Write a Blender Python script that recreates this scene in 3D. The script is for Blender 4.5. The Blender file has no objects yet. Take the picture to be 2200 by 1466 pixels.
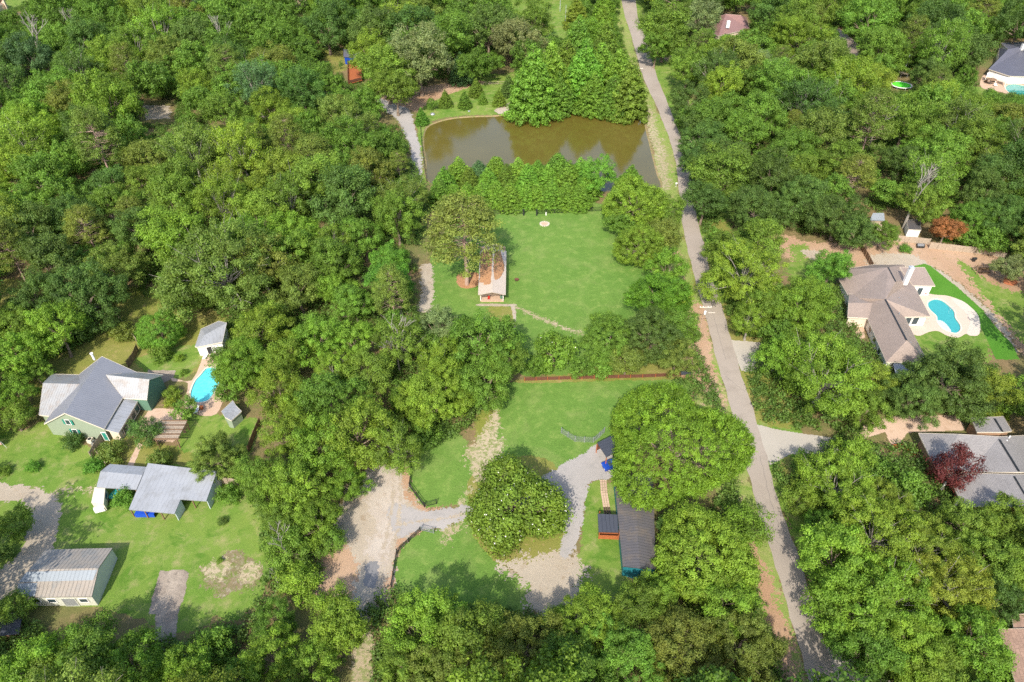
import bpy, math, random
import numpy as np
from mathutils import Vector
from mathutils.geometry import tessellate_polygon
random.seed(7); RNG = np.random.default_rng(7)
S = bpy.context.scene; COL = S.collection
# ------------------------------------------------------------------ camera, sky, sun, exposure
CH = 100.0; F = 1467.0; DEP = math.radians(39.5); cD, sD = math.cos(DEP), math.sin(DEP)
cam = bpy.data.cameras.new('camera'); co = bpy.data.objects.new('camera', cam); COL.objects.link(co)
co.location = (0, 0, CH); co.rotation_euler = (math.pi/2 - DEP, 0, 0)
cam.sensor_width = 36; cam.lens = 36*F/2200; cam.clip_start = 1; cam.clip_end = 5000; S.camera = co
SUN_EL = math.radians(43); SUN_AZ = math.radians(12)         # shadows fall towards +Y, a little to +X
w = bpy.data.worlds.new("World"); S.world = w; w.use_nodes = True
sky = w.node_tree.nodes.new('ShaderNodeTexSky'); sky.sky_type = 'NISHITA'; sky.sun_disc = False
sky.sun_elevation = SUN_EL; sky.sun_rotation = math.pi + SUN_AZ; sky.air_density = 1.0; sky.dust_density = 2.0
bg = w.node_tree.nodes['Background']; bg.inputs[1].default_value = 0.15
w.node_tree.links.new(sky.outputs[0], bg.inputs[0])
sl = bpy.data.lights.new('sun', 'SUN'); sl.energy = 2.9; sl.angle = math.radians(0.6); sl.color = (1, .94, .84)
so = bpy.data.objects.new('sun', sl); COL.objects.link(so); so.location = (0, -50, 150)
sdir = Vector((math.sin(SUN_AZ)*math.cos(SUN_EL), math.cos(SUN_AZ)*math.cos(SUN_EL), -math.sin(SUN_EL)))
so.rotation_euler = sdir.to_track_quat('-Z', 'Y').to_euler()
S.view_settings.view_transform = 'Standard'; S.view_settings.look = 'None'
S.view_settings.exposure = 1.1; S.view_settings.gamma = 1
S.cycles.max_bounces = 5; S.cycles.diffuse_bounces = 3; S.cycles.glossy_bounces = 2
S.cycles.transmission_bounces = 3; S.cycles.transparent_max_bounces = 4
S.cycles.use_denoising = False; S.cycles.caustics_reflective = False; S.cycles.caustics_refractive = False

# ------------------------------------------------------------------ surveying: where a bearing meets a known height
def G(px, py, z=0.0):
    x = (px-1100)/F; v = (py-733)/F; dy = cD - v*sD; dz = -sD - v*cD
    t = (z-CH)/dz
    return Vector((x*t, dy*t, z))
def PX(p):
    z = p[2]-CH; dep = p[1]*cD - z*sD; up = p[1]*sD + z*cD
    return (1100+F*p[0]/dep, 733-F*up/dep, dep)

# ------------------------------------------------------------------ naming
def tag(o, label=None, cat=None, group=None, kind=None):
    if label: o['label'] = label
    if cat: o['category'] = cat
    if group: o['group'] = group
    if kind: o['kind'] = kind
    return o
def empty(name, loc=(0, 0, 0), rz=0, **k):
    o = bpy.data.objects.new(name, None); COL.objects.link(o); o.location = loc; o.rotation_euler = (0, 0, rz)
    o.empty_display_size = .5
    return tag(o, **k)

# ------------------------------------------------------------------ materials
class NT:
    def __init__(s, name):
        s.m = bpy.data.materials.new(name); s.m.use_nodes = True; s.t = s.m.node_tree
        s.t.nodes.clear(); s.out = s.n('ShaderNodeOutputMaterial')
    def n(s, typ, **kw):
        x = s.t.nodes.new(typ)
        for k, v in kw.items(): setattr(x, k, v)
        return x
    def l(s, a, b): s.t.links.new(a, b)
    def inp(s, node, i, v):
        if hasattr(v, 'links') or isinstance(v, bpy.types.NodeSocket): s.l(v, node.inputs[i])
        else: node.inputs[i].default_value = v
    def math(s, op, a, b=0.0, c=None):
        x = s.n('ShaderNodeMath', operation=op); s.inp(x, 0, a); s.inp(x, 1, b)
        if c is not None: s.inp(x, 2, c)
        return x.outputs[0]
    def mix(s, f, a, b, mode='MIX'):
        x = s.n('ShaderNodeMix', data_type='RGBA', blend_type=mode)
        s.inp(x, 0, f); s.inp(x, 6, a if not isinstance(a, tuple) else (*a, 1)); s.inp(x, 7, b if not isinstance(b, tuple) else (*b, 1))
        return x.outputs[2]
    def pos(s, sc=(1, 1, 1)):
        g = s.n('ShaderNodeNewGeometry')
        if sc == (1, 1, 1): return g.outputs['Position']
        m = s.n('ShaderNodeMapping'); s.l(g.outputs['Position'], m.inputs[0]); m.inputs['Scale'].default_value = sc
        return m.outputs[0]
    def noise(s, vec, scale, detail=3, rough=.55, dist=0):
        x = s.n('ShaderNodeTexNoise'); s.l(vec, x.inputs['Vector']); x.inputs['Scale'].default_value = scale
        x.inputs['Detail'].default_value = detail; x.inputs['Roughness'].default_value = rough
        x.inputs['Distortion'].default_value = dist
        return x.outputs['Fac']
    def ramp(s, f, lo, hi):
        x = s.n('ShaderNodeMapRange'); s.l(f, x.inputs[0]); x.inputs[1].default_value = lo; x.inputs[2].default_value = hi
        x.clamp = True
        return x.outputs[0]
    def bsdf(s, col, rough=.8, spec=.3, metal=0, bump=None, bs=.3, bd=.1, **kw):
        p = s.n('ShaderNodeBsdfPrincipled'); s.inp(p, 'Base Color', (*col, 1) if isinstance(col, tuple) else col)
        s.inp(p, 'Roughness', rough); p.inputs['Specular IOR Level'].default_value = spec; p.inputs['Metallic'].default_value = metal
        for k, v in kw.items(): p.inputs[k].default_value = v
        if bump is not None:
            b = s.n('ShaderNodeBump'); b.inputs['Strength'].default_value = bs; b.inputs['Distance'].default_value = bd
            s.l(bump, b.inputs['Height']); s.l(b.outputs[0], p.inputs['Normal'])
        s.l(p.outputs[0], s.out.inputs[0]); return s.m
def plain(name, col, rough=.6, metal=0, var=.25, scale=1.5, spec=.3):
    t = NT(name); n = t.noise(t.pos(), scale, 4); f = t.math('MULTIPLY_ADD', n, var*2, 1-var)
    c = t.n('ShaderNodeVectorMath', operation='SCALE'); c.inputs[0].default_value = col; t.l(f, c.inputs[3])
    return t.bsdf(c.outputs[0], rough, spec, metal)
def ground(name, c1, c2, c3=None, th=(.55, .7), big=.06, med=.7, fine=6., c4=None, th4=(.6, .68), rough=.95, fv=.5, stretch=None, bd=.15):
    t = NT(name); p = t.pos()
    a = t.noise(p, big, 5, .6, .3); col = t.mix(t.ramp(a, .35, .65), c1, c2)
    b = t.noise(p, med, 6, .7, .2)
    if c3: col = t.mix(t.ramp(b, *th), col, c3)
    if c4: col = t.mix(t.ramp(t.noise(p, big*2.7, 8, .68, .5), *th4), col, c4)
    f = t.noise(p if not stretch else t.pos(stretch), fine, 4, .7)
    g = t.math('MULTIPLY_ADD', t.math('ADD', f, t.math('MULTIPLY', b, .5)), fv, 1-fv*.75)
    s = t.n('ShaderNodeVectorMath', operation='SCALE'); t.l(col, s.inputs[0]); t.l(g, s.inputs[3])
    return t.bsdf(s.outputs[0], rough, .15, bump=f, bs=.5, bd=bd)
M = {}
M['litter'] = ground('forest_floor', (.20, .135, .07), (.13, .14, .045), (.26, .18, .10), c4=(.12, .16, .035))
M['lawn'] = ground('lawn_grass', (.096, .186, .030), (.120, .208, .037), (.185, .245, .060), th=(.52, .74), big=.05, med=.45, fine=3.2, c4=(.16, .225, .055), th4=(.50, .68), fv=.95)
M['lawn2'] = ground('rough_lawn', (.118, .205, .030), (.165, .23, .042), (.26, .245, .10), th=(.50, .72), big=.07, med=.35, c4=(.085, .17, .02), th4=(.52, .62), fv=.45)
M['turf'] = ground('bright_turf', (.062, .18, .016), (.085, .21, .025), fv=.3)
M['olive'] = ground('olive_grass', (.17, .19, .035), (.22, .20, .06), (.30, .22, .10), th=(.55, .7), c4=(.12, .18, .03), fv=.5)
M['verge'] = ground('verge_grass', (.17, .25, .045), (.24, .25, .085), (.34, .26, .15), th=(.55, .68), big=.12, med=.5, c4=(.13, .22, .03), fv=.4)
M['dirt'] = ground('red_dirt', (.34, .21, .125), (.41, .28, .185), (.25, .18, .09), th=(.56, .7), med=.6, fv=.4)
M['sand'] = ground('pale_sand', (.40, .33, .22), (.34, .275, .17), (.20, .22, .08), th=(.47, .56), med=1.1, fine=4, fv=.45)
M['tan'] = ground('tan_track', (.34, .28, .205), (.40, .345, .27), (.27, .205, .135), th=(.55, .7), med=.4, fv=.35)
M['burnt'] = ground('burnt_earth', (.22, .165, .10), (.17, .15, .07), (.32, .27, .20), th=(.5, .66), big=.3, med=1.2, c4=(.13, .17, .035), th4=(.5, .6), fv=.5)
M['bank'] = ground('muddy_bank', (.25, .18, .09), (.30, .22, .12), (.16, .17, .05), th=(.48, .6), fv=.5)
M['pale_tan'] = ground('worn_tan', (.43, .375, .31), (.37, .31, .25), (.32, .255, .19), th=(.5, .7), med=.5, fv=.35)
M['gravel'] = ground('grey_gravel', (.31, .285, .26), (.37, .34, .31), (.25, .235, .215), th=(.5, .7), fine=9, fv=.5, bd=.04)
M['asphalt'] = ground('asphalt', (.295, .25, .205), (.34, .29, .24), (.255, .215, .175), th=(.5, .75), big=.05, med=.25, fine=8, fv=.22, bd=.01)
M['concrete'] = ground('pale_concrete', (.36, .325, .27), (.41, .37, .31), (.30, .265, .215), th=(.58, .8), fine=3, fv=.2, bd=.01)
M['oldconc'] = ground('weathered_concrete', (.23, .185, .145), (.36, .30, .235), (.17, .14, .11), th=(.5, .7), big=.3, med=1.4, fv=.4)
M['peach'] = ground('peach_paving', (.47, .33, .235), (.52, .38, .28), (.41, .28, .19), th=(.5, .7), fine=4, fv=.25, bd=.01)
M['straw'] = ground('pine_straw', (.38, .20, .10), (.33, .17, .08), (.44, .26, .14), th=(.5, .7), fv=.5)
M['puddle'] = plain('puddle_mud', (.20, .19, .18), .25, spec=.6)
M['white'] = plain('white_paint', (.74, .72, .68), .5, var=.06)
M['cream'] = plain('cream_paint', (.62, .55, .44), .5, var=.08)
M['black'] = plain('black_metal', (.02, .022, .022), .4, spec=.4)
M['dark'] = plain('dark_void', (.03, .03, .03), .8)
M['grey'] = plain('grey_metal', (.30, .31, .32), .4, .3)
M['wood'] = plain('weathered_wood', (.34, .27, .20), .85, var=.4, scale=3)
M['redwood'] = plain('red_brown_wood', (.125, .052, .032), .8, var=.35, scale=2)
M['brown'] = plain('brown_wood', (.20, .125, .075), .8, var=.35, scale=2)
M['poleWood'] = plain('pole_wood', (.34, .24, .17), .85, var=.2)
M['orange'] = plain('orange_wood', (.33, .10, .035), .7, var=.25)
M['green_siding'] = plain('sage_siding', (.25, .295, .21), .7, var=.08)
M['dkgreen'] = plain('dark_green_siding', (.10, .19, .13), .7, var=.1)
M['teal'] = plain('teal_paint', (.02, .16, .19), .5, var=.15)
M['shutter'] = plain('teal_shutter', (.03, .22, .16), .5)
M['brick'] = plain('brown_brick', (.33, .20, .12), .85, var=.25)
M['beige'] = plain('beige_wall', (.60, .50, .38), .8, var=.1)
M['blue'] = plain('blue_paint', (.01, .05, .30), .3, spec=.5)
M['tarp'] = plain('blue_tarp', (.015, .07, .45), .4)
M['aqua'] = plain('aqua_plastic', (.02, .35, .28), .4)
M['red'] = plain('red_paint', (.42, .03, .02), .5)
M['lime'] = plain('lime_mat', (.12, .85, .05), .5, var=.2)
M['steel'] = plain('galvanised', (.55, .57, .60), .35, .4, var=.1)
M['stone'] = plain('stone', (.52, .46, .38), .9, var=.3, scale=3)
M['rubber'] = plain('rubber', (.02, .02, .02), .7)
M['glass'] = NT('window_glass').bsdf((.03, .05, .06), .08, .6)
M['redclay'] = plain('red_mulch', (.42, .14, .06), .9, var=.3)
def roof_mat(name, col, kind='seam', per=.45, dep=.35, rough=.45, metal=0.0, var=.16, stain=None):
    t = NT(name); uv = t.n('ShaderNodeUVMap'); sp = t.n('ShaderNodeSeparateXYZ'); t.l(uv.outputs[0], sp.inputs[0])
    n = t.noise(t.pos(), .35, 5, .65); fac = t.math('MULTIPLY_ADD', n, var*2, 1-var)
    if kind == 'seam':
        fr = t.math('FRACT', t.math('DIVIDE', sp.outputs[0], per)); tri = t.math('ABSOLUTE', t.math('SUBTRACT', fr, .5))
        bump = t.ramp(tri, .36, .5); fac = t.math('MULTIPLY', fac, t.math('MULTIPLY_ADD', bump, -dep, 1.0))
    else:
        b = t.n('ShaderNodeTexBrick'); t.l(uv.outputs[0], b.inputs['Vector']); b.inputs['Scale'].default_value = 1
        b.inputs['Brick Width'].default_value = per*2; b.inputs['Row Height'].default_value = per
        b.inputs['Mortar Size'].default_value = .03; b.inputs['Color1'].default_value = (1, 1, 1, 1)
        b.inputs['Color2'].default_value = (.72, .72, .72, 1); b.inputs['Mortar'].default_value = (.5, .5, .5, 1)
        sc = t.n('ShaderNodeSeparateColor'); t.l(b.outputs[0], sc.inputs[0]); bump = sc.outputs[0]
        fac = t.math('MULTIPLY', fac, t.math('MULTIPLY_ADD', bump, dep*1.5, 1-dep)) 
        fac = t.math('MULTIPLY', fac, t.math('MULTIPLY_ADD', t.noise(t.pos(), 5, 3), .6, .7))
    base = col if stain is None else t.mix(t.ramp(t.noise(t.pos(), .5, 7, .7), .48, .62), col, stain)
    c = t.n('ShaderNodeVectorMath', operation='SCALE')
    if isinstance(base, tuple): c.inputs[0].default_value = base
    else: t.l(base, c.inputs[0])
    t.l(fac, c.inputs[3])
    return t.bsdf(c.outputs[0], rough, .35, metal, bump=bump, bs=.5, bd=.04)
M['r_grey'] = roof_mat('grey_seam_roof', (.20, .205, .225), per=.5, dep=.12)
M['r_white'] = roof_mat('silver_seam_roof', (.30, .30, .295), per=.5, dep=.35, stain=(.27, .245, .22))
M['r_tin'] = roof_mat('pale_tin_roof', (.275, .285, .30), per=.8, dep=.12, stain=(.24, .245, .25))
M['r_barn'] = roof_mat('tan_corrugated_roof', (.30, .26, .215), per=.62, dep=.5, stain=(.23, .22, .20))
M['r_barnb'] = roof_mat('blue_grey_corrugated', (.27, .295, .31), per=.62, dep=.25)
M['r_cream'] = roof_mat('cream_metal_roof', (.48, .40, .325), per=.6, dep=.12, var=.06)
M['r_long'] = roof_mat('dark_ribbed_roof', (.095, .088, .09), per=.55, dep=.4, stain=(.125, .105, .09))
M['r_slate'] = roof_mat('dark_slate_roof', (.055, .06, .075), per=.7, dep=.3)
M['r_brown'] = roof_mat('brown_shingles', (.25, .195, .16), 'sh', per=.3, dep=.35)
M['r_dgrey'] = roof_mat('grey_shingles', (.215, .20, .19), 'sh', per=.3, dep=.35)
M['r_ebrown'] = roof_mat('warm_brown_shingles', (.29, .19, .14), 'sh', per=.45, dep=.5)
M['r_red'] = roof_mat('dusty_red_shingles', (.22, .125, .11), 'sh', per=.5, dep=.3)
M['r_char'] = roof_mat('charcoal_shingles', (.10, .10, .125), 'sh', per=.5, dep=.3)
M['w_rib'] = plain('ribbed_wall', (.50, .50, .42), .5, var=.12)
def water(name, deep, edge=None, rough=.06):
    t = NT(name); p = t.pos(); n = t.noise(p, 3.0, 3); c = t.mix(t.ramp(t.noise(p, .06, 3), .3, .7), deep, edge or deep)
    return t.bsdf(c, rough, .5, bump=n, bs=.05, bd=.05)
M['pond'] = water('pond_water', (.098, .078, .014), (.115, .092, .020), .10)
def pool_mat(name, c1, c2):
    t = NT(name); v = t.n('ShaderNodeTexVoronoi', feature='SMOOTH_F1'); t.l(t.pos(), v.inputs['Vector']); v.inputs['Scale'].default_value = 1.6
    return t.bsdf(t.mix(v.outputs[0], c1, c2), .08, .5)
M['pool'] = pool_mat('pool_water', (.035, .29, .30), (.05, .35, .35))
M['pool2'] = pool_mat('pale_pool_water', (.07, .50, .56), (.14, .60, .64))
M['pool3'] = pool_mat('teal_pool_water', (.01, .22, .20), (.02, .30, .27))
def leaf(name, tr=.34, shift=.35):
    t = NT(name); oi = t.n('ShaderNodeObjectInfo'); at = t.n('ShaderNodeAttribute', attribute_name='v')
    v = at.outputs['Fac']; f = t.math('MULTIPLY_ADD', v, 1.25, .52)
    s = t.n('ShaderNodeVectorMath', operation='SCALE'); t.l(oi.outputs['Color'], s.inputs[0]); t.l(f, s.inputs[3])
    warm = t.n('ShaderNodeVectorMath', operation='MULTIPLY'); t.l(s.outputs[0], warm.inputs[0]); warm.inputs[1].default_value = (1.18, 1.05, .9)
    pn = t.noise(t.pos(), .45, 2)
    c = t.mix(t.math('MULTIPLY', t.ramp(pn, .4, .7), shift*2), s.outputs[0], warm.outputs[0])
    d = t.n('ShaderNodeBsdfPrincipled'); t.l(c, d.inputs['Base Color']); d.inputs['Roughness'].default_value = .55
    d.inputs['Specular IOR Level'].default_value = .25
    tl = t.n('ShaderNodeBsdfTranslucent')
    tc = t.n('ShaderNodeVectorMath', operation='MULTIPLY'); t.l(c, tc.inputs[0]); tc.inputs[1].default_value = (1.5, 1.5, .7)
    t.l(tc.outputs[0], tl.inputs[0])
    mx = t.n('ShaderNodeMixShader'); mx.inputs[0].default_value = tr
    t.l(d.outputs[0], mx.inputs[1]); t.l(tl.outputs[0], mx.inputs[2]); t.l(mx.outputs[0], t.out.inputs[0])
    return t.m
M['leaf'] = leaf('foliage')
M['bark'] = plain('bark', (.20, .15, .11), .9, var=.3, scale=2)
M['palebark'] = plain('pale_bark', (.25, .225, .19), .85, var=.3, scale=2)
M['pinebark'] = plain('pine_bark', (.36, .25, .20), .9, var=.3, scale=2)
M['flower'] = plain('flower_petals', (.85, .82, .70), .6, var=.05)

# ------------------------------------------------------------------ mesh helpers
def mesh_np(name, V, Fc, mat, parent=None, attr=None, uv=None, smooth=False, link=True):
    """V (n,3); Fc list of faces or (m,k) array"""
    me = bpy.data.meshes.new(name); V = np.asarray(V, dtype=np.float32)
    if isinstance(Fc, np.ndarray):
        m, k = Fc.shape; me.vertices.add(len(V)); me.vertices.foreach_set('co', V.ravel())
        me.loops.add(m*k); me.loops.foreach_set('vertex_index', Fc.astype(np.int32).ravel())
        me.polygons.add(m); me.polygons.foreach_set('loop_start', np.arange(m, dtype=np.int32)*k)
        me.polygons.foreach_set('loop_total', np.full(m, k, dtype=np.int32)); me.update(calc_edges=True)
    else:
        me.from_pydata([tuple(map(float, v)) for v in V], [], Fc); me.update()
    if attr is not None:
        a = me.attributes.new('v', 'FLOAT', 'FACE'); a.data.foreach_set('value', np.asarray(attr, dtype=np.float32))
    if uv is not None:
        l = me.uv_layers.new(name='UVMap'); l.data.foreach_set('uv', np.asarray(uv, dtype=np.float32).ravel())
    mats = mat if isinstance(mat, list) else [mat]
    for q in mats: me.materials.append(M[q] if isinstance(q, str) else q)
    if smooth: me.polygons.foreach_set('use_smooth', np.ones(len(me.polygons), dtype=bool))
    o = bpy.data.objects.new(name, me)
    if link: COL.objects.link(o)
    if parent is not None: o.parent = parent
    return o
class MB:
    """collects boxes, bars, tubes, faces into ONE mesh"""
    def __init__(s): s.V = []; s.F = []
    def add(s, vs, fs):
        b = len(s.V); s.V += [tuple(v) for v in vs]; s.F += [tuple(b+i for i in f) for f in fs]; return s
    def box(s, c, d, rz=0):
        cx, cy, cz = c; hx, hy, hz = d[0]/2, d[1]/2, d[2]/2; cs, sn = math.cos(rz), math.sin(rz); vs = []
        for z in (-hz, hz):
            for x, y in ((-hx, -hy), (hx, -hy), (hx, hy), (-hx, hy)): vs.append((cx+x*cs-y*sn, cy+x*sn+y*cs, cz+z))
        return s.add(vs, [(3, 2, 1, 0), (4, 5, 6, 7), (0, 1, 5, 4), (1, 2, 6, 5), (2, 3, 7, 6), (3, 0, 4, 7)])
    def tube(s, p, q, r0, r1=None, n=6, cap=True):
        r1 = r0 if r1 is None else r1; p = Vector(p); q = Vector(q); d = (q-p)
        if d.length < 1e-5: return s
        d.normalize(); a = d.cross(Vector((0, 0, 1)) if abs(d.z) < .9 else Vector((1, 0, 0))).normalized(); b = d.cross(a); vs = []
        for c, r in ((p, r0), (q, r1)):
            for i in range(n):
                t = 2*math.pi*i/n; vs.append(c + a*(math.cos(t)*r) + b*(math.sin(t)*r))
        fs = [(i, (i+1) % n, n+(i+1) % n, n+i) for i in range(n)]
        if cap: fs += [tuple(range(n-1, -1, -1)), tuple(range(n, 2*n))]
        return s.add(vs, fs)
    def bar(s, p, q, w, h):
        p = Vector(p); q = Vector(q); d = q-p; L = Vector((d.x, d.y, 0)).length; a = math.atan2(d.y, d.x)
        n = Vector((-math.sin(a), math.cos(a), 0))*(w/2); u = Vector((0, 0, h/2))
        vs = [p-n-u, q-n-u, q+n-u, p+n-u, p-n+u, q-n+u, q+n+u, p+n+u]
        return s.add(vs, [(3, 2, 1, 0), (4, 5, 6, 7), (0, 1, 5, 4), (1, 2, 6, 5), (2, 3, 7, 6), (3, 0, 4, 7)])
    def prism(s, pts, z0, z1):
        n = len(pts); area = sum(pts[i][0]*pts[(i+1) % n][1]-pts[(i+1) % n][0]*pts[i][1] for i in range(n))
        if area < 0: pts = pts[::-1]
        vs = [(p[0], p[1], z0) for p in pts]+[(p[0], p[1], z1) for p in pts]
        return s.add(vs, [tuple(range(n-1, -1, -1)), tuple(range(n, 2*n))]+[(i, (i+1) % n, n+(i+1) % n, n+i) for i in range(n)])
    def lathe(s, c, prof, n=14):
        vs = []; c = Vector(c)
        for r, z in prof:
            for i in range(n): t = 2*math.pi*i/n; vs.append((c.x+r*math.cos(t), c.y+r*math.sin(t), c.z+z))
        fs = []
        for k in range(len(prof)-1):
            for i in range(n): fs.append((k*n+i, k*n+(i+1) % n, (k+1)*n+(i+1) % n, (k+1)*n+i))
        fs += [tuple(range(n-1, -1, -1)), tuple(range((len(prof)-1)*n, len(prof)*n))]
        return s.add(vs, fs)
    def build(s, name, mat, parent=None, smooth=False):
        V = np.array(s.V) if s.V else np.zeros((0, 3))
        if parent is not None and s.V:
            mw = Vector(parent.location); rz = parent.rotation_euler.z
            # geometry given in world coordinates: move it into the thing's own frame
            V = V-np.array(mw)
            if rz: c, n = math.cos(-rz), math.sin(-rz); V = np.stack([V[:, 0]*c-V[:, 1]*n, V[:, 0]*n+V[:, 1]*c, V[:, 2]], 1)
        return mesh_np(name, V, s.F, mat, parent, smooth=smooth)
HOLES = []
# value noise
_T = RNG.random((256, 256))
def vnoise(x, y, sc, octv=4):
    r = np.zeros_like(x); a = 1.0; tot = 0
    for k in range(octv):
        X = x*sc+17.3*k+1000; Y = y*sc+9.1*k+1000; xi = np.floor(X).astype(int); yi = np.floor(Y).astype(int)
        fx = X-xi; fy = Y-yi; fx = fx*fx*(3-2*fx); fy = fy*fy*(3-2*fy); g = lambda i, j: _T[i % 256, j % 256]
        r += a*((g(xi, yi)*(1-fx)+g(xi+1, yi)*fx)*(1-fy)+(g(xi, yi+1)*(1-fx)+g(xi+1, yi+1)*fx)*fy); tot += a; a *= .6; sc *= 2.1
    return r/tot-.5
def smooth_loop(P, k=6, closed=True):
    n = len(P); out = []
    rng = range(n) if closed else range(n-1)
    for i in rng:
        g = (lambda j: P[j % n]) if closed else (lambda j: P[min(max(j, 0), n-1)])
        p0, p1, p2, p3 = [np.array(g(i+d)[:2], float) for d in (-1, 0, 1, 2)]
        for s in range(k):
            t = s/k; out.append(.5*((2*p1)+(-p0+p2)*t+(2*p0-5*p1+4*p2-p3)*t*t+(-p0+3*p1-3*p2+p3)*t**3))
    if not closed: out.append(np.array(P[-1][:2], float))
    return np.array(out)
def sdist(X, Y, P):
    n = len(P); d = np.full(X.shape, 1e9); ins = np.zeros(X.shape, bool)
    for i in range(n):
        ax, ay = P[i]; bx, by = P[(i+1) % n]; ex, ey = bx-ax, by-ay; L = ex*ex+ey*ey+1e-9
        t = np.clip(((X-ax)*ex+(Y-ay)*ey)/L, 0, 1); d = np.minimum(d, np.hypot(X-ax-t*ex, Y-ay-t*ey))
        c = (ay > Y) != (by > Y)
        ins ^= c & (X < ax+(Y-ay)*ex/(ey if abs(ey) > 1e-9 else 1e-9))
    return np.where(ins, d, -d)
def sheet(name, polys, z, mat, cell=.3, amp=1.0, sc=.5, smooth=True, kind='structure', label=None, cat=None, holes=(), parent=None, keep=0.0, fringe=0.0):
    """ground cover with a ragged, natural edge; polys are lists of surveyed points"""
    Ws = []
    for p in polys:
        Wp = [tuple(G(*q[:2]))[:2] for q in p]; Ws.append(smooth_loop(Wp, 4) if smooth else np.array(Wp))
    A = np.concatenate(Ws); x0, y0 = A.min(0)-amp; x1, y1 = A.max(0)+amp
    nx, ny = int((x1-x0)/cell)+1, int((y1-y0)/cell)+1
    X, Y = np.meshgrid(x0+(np.arange(nx)+.5)*cell, y0+(np.arange(ny)+.5)*cell)
    sd = np.full(X.shape, -1e9)
    for Wp in Ws: sd = np.maximum(sd, sdist(X, Y, Wp))
    f = sd+amp*2*vnoise(X, Y, sc)+keep
    if fringe: f += fringe*(_T[(np.arange(ny)[:, None]*7) % 256, (np.arange(nx)[None, :]*13) % 256]-.5)+fringe*2*vnoise(X, Y, 1.7, 2)
    m = f > 0
    for h in list(holes)+HOLES:
        if h[:, 0].min() > x1 or h[:, 0].max() < x0 or h[:, 1].min() > y1 or h[:, 1].max() < y0: continue
        Wp = h if isinstance(h, np.ndarray) else np.array([tuple(G(*q[:2]))[:2] for q in h]); m &= sdist(X, Y, Wp) < -cell*.2
    J, I = np.nonzero(m)
    base = J*(nx+1)+I; q = np.stack([base, base+1, base+nx+2, base+nx+1], 1)
    u, inv = np.unique(q, return_inverse=True); inv = inv.reshape(q.shape)
    V = np.stack([x0+(u % (nx+1))*cell, y0+(u//(nx+1))*cell, np.full(len(u), z)], 1)
    o = mesh_np(name, V, inv, mat, parent)
    return tag(o, label, cat, None, kind)
def poly_sheet(name, outer, z, mat, holes=(), label=None, cat=None, kind='structure', world=False, thick=0, parent=None):
    W = [[Vector((p[0], p[1], 0)) for p in (outer if world else [G(*q[:2]) for q in outer])]]
    for h in holes: W.append([Vector((p[0], p[1], 0)) for p in h])
    tris = tessellate_polygon(W); flat = [p for l in W for p in l]
    V = [(p.x, p.y, z) for p in flat]; Fs = []
    for t in tris:
        a, b, c = [flat[i] for i in t]
        Fs.append(tuple(t) if (b-a).cross(c-a).z > 0 else (t[0], t[2], t[1]))
    if thick:
        n = len(flat); V += [(p.x, p.y, z-thick) for p in flat]; s = 0
        for l in W:
            k = len(l)
            for i in range(k): Fs.append((s+i, s+(i+1) % k, n+s+(i+1) % k, n+s+i))
            s += k
    o = mesh_np(name, V, Fs, mat, parent); return tag(o, label, cat, None, kind)
# ================================================================== THE SETTING
def wl(pts, k=5): return smooth_loop([tuple(G(*p)) for p in pts], k)
POND = wl([(935, 263), (970, 254), (1014, 250), (1068, 248), (1102, 243), (1180, 240), (1260, 238), (1340, 240), (1380, 252), (1392, 287), (1404, 335), (1413, 370), (1421, 404), (1370, 412), (1300, 412), (1200, 414), (1080, 412), (990, 405), (921, 392), (913, 345), (908, 300), (915, 275)])
POOLR = wl([(1996, 648), (2008, 643), (2022, 645), (2037, 656), (2050, 670), (2052, 683), (2062, 698), (2063, 709), (2055, 716), (2042, 714), (2024, 705), (2014, 692), (2012, 680), (1998, 666), (1993, 656)], 4)
POOLL = wl([(409, 850), (412, 835), (420, 818), (431, 806), (447, 790), (470, 795), (474, 815), (462, 840), (448, 860), (428, 865), (414, 862)], 4)
POOLT = wl([(2160, 190), (2166, 183), (2180, 181), (2196, 184), (2230, 190), (2240, 205), (2215, 212), (2185, 204), (2168, 199)], 4)
def offset_loop(L, d):
    n = len(L); out = []; ar = sum(L[i][0]*L[(i+1) % n][1]-L[(i+1) % n][0]*L[i][1] for i in range(n))
    sg = 1 if ar > 0 else -1
    for i in range(n):
        t = np.array(L[(i+1) % n][:2])-np.array(L[i-1][:2]); t = t/(np.linalg.norm(t)+1e-9)
        out.append((L[i][0]+sg*t[1]*d, L[i][1]-sg*t[0]*d))
    return np.array(out)
HOLES += [POND, POOLR, POOLL, POOLT]
poly_sheet('ground', [(-900, -60), (900, -60), (900, 1500), (-900, 1500)], 0, 'litter', holes=[POND, POOLR, POOLL, POOLT], world=True, label='brown leaf-strewn woodland ground under all the trees', cat='ground')
def ring(name, loops, mat, parent=None, **k):
    V = []; Fs = []; n = len(loops[0][0])
    for L, z in loops: V += [(p[0], p[1], z) for p in L]
    for a in range(len(loops)-1):
        for i in range(n): Fs.append((a*n+i, a*n+(i+1) % n, (a+1)*n+(i+1) % n, (a+1)*n+i))
    return tag(mesh_np(name, V, Fs, mat, parent), **k)
ring('pond_bank', [(POND, .012), (offset_loop(POND, -.7), -.35), (offset_loop(POND, -2.0), -1.2)], 'bank', label='bare tan bank sloping down round the brown pond', cat='bank', kind='structure')
poly_sheet('pond_water', offset_loop(POND, -.2), -.25, 'pond', world=True, label='still olive-brown water of the large pond', cat='water')

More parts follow.
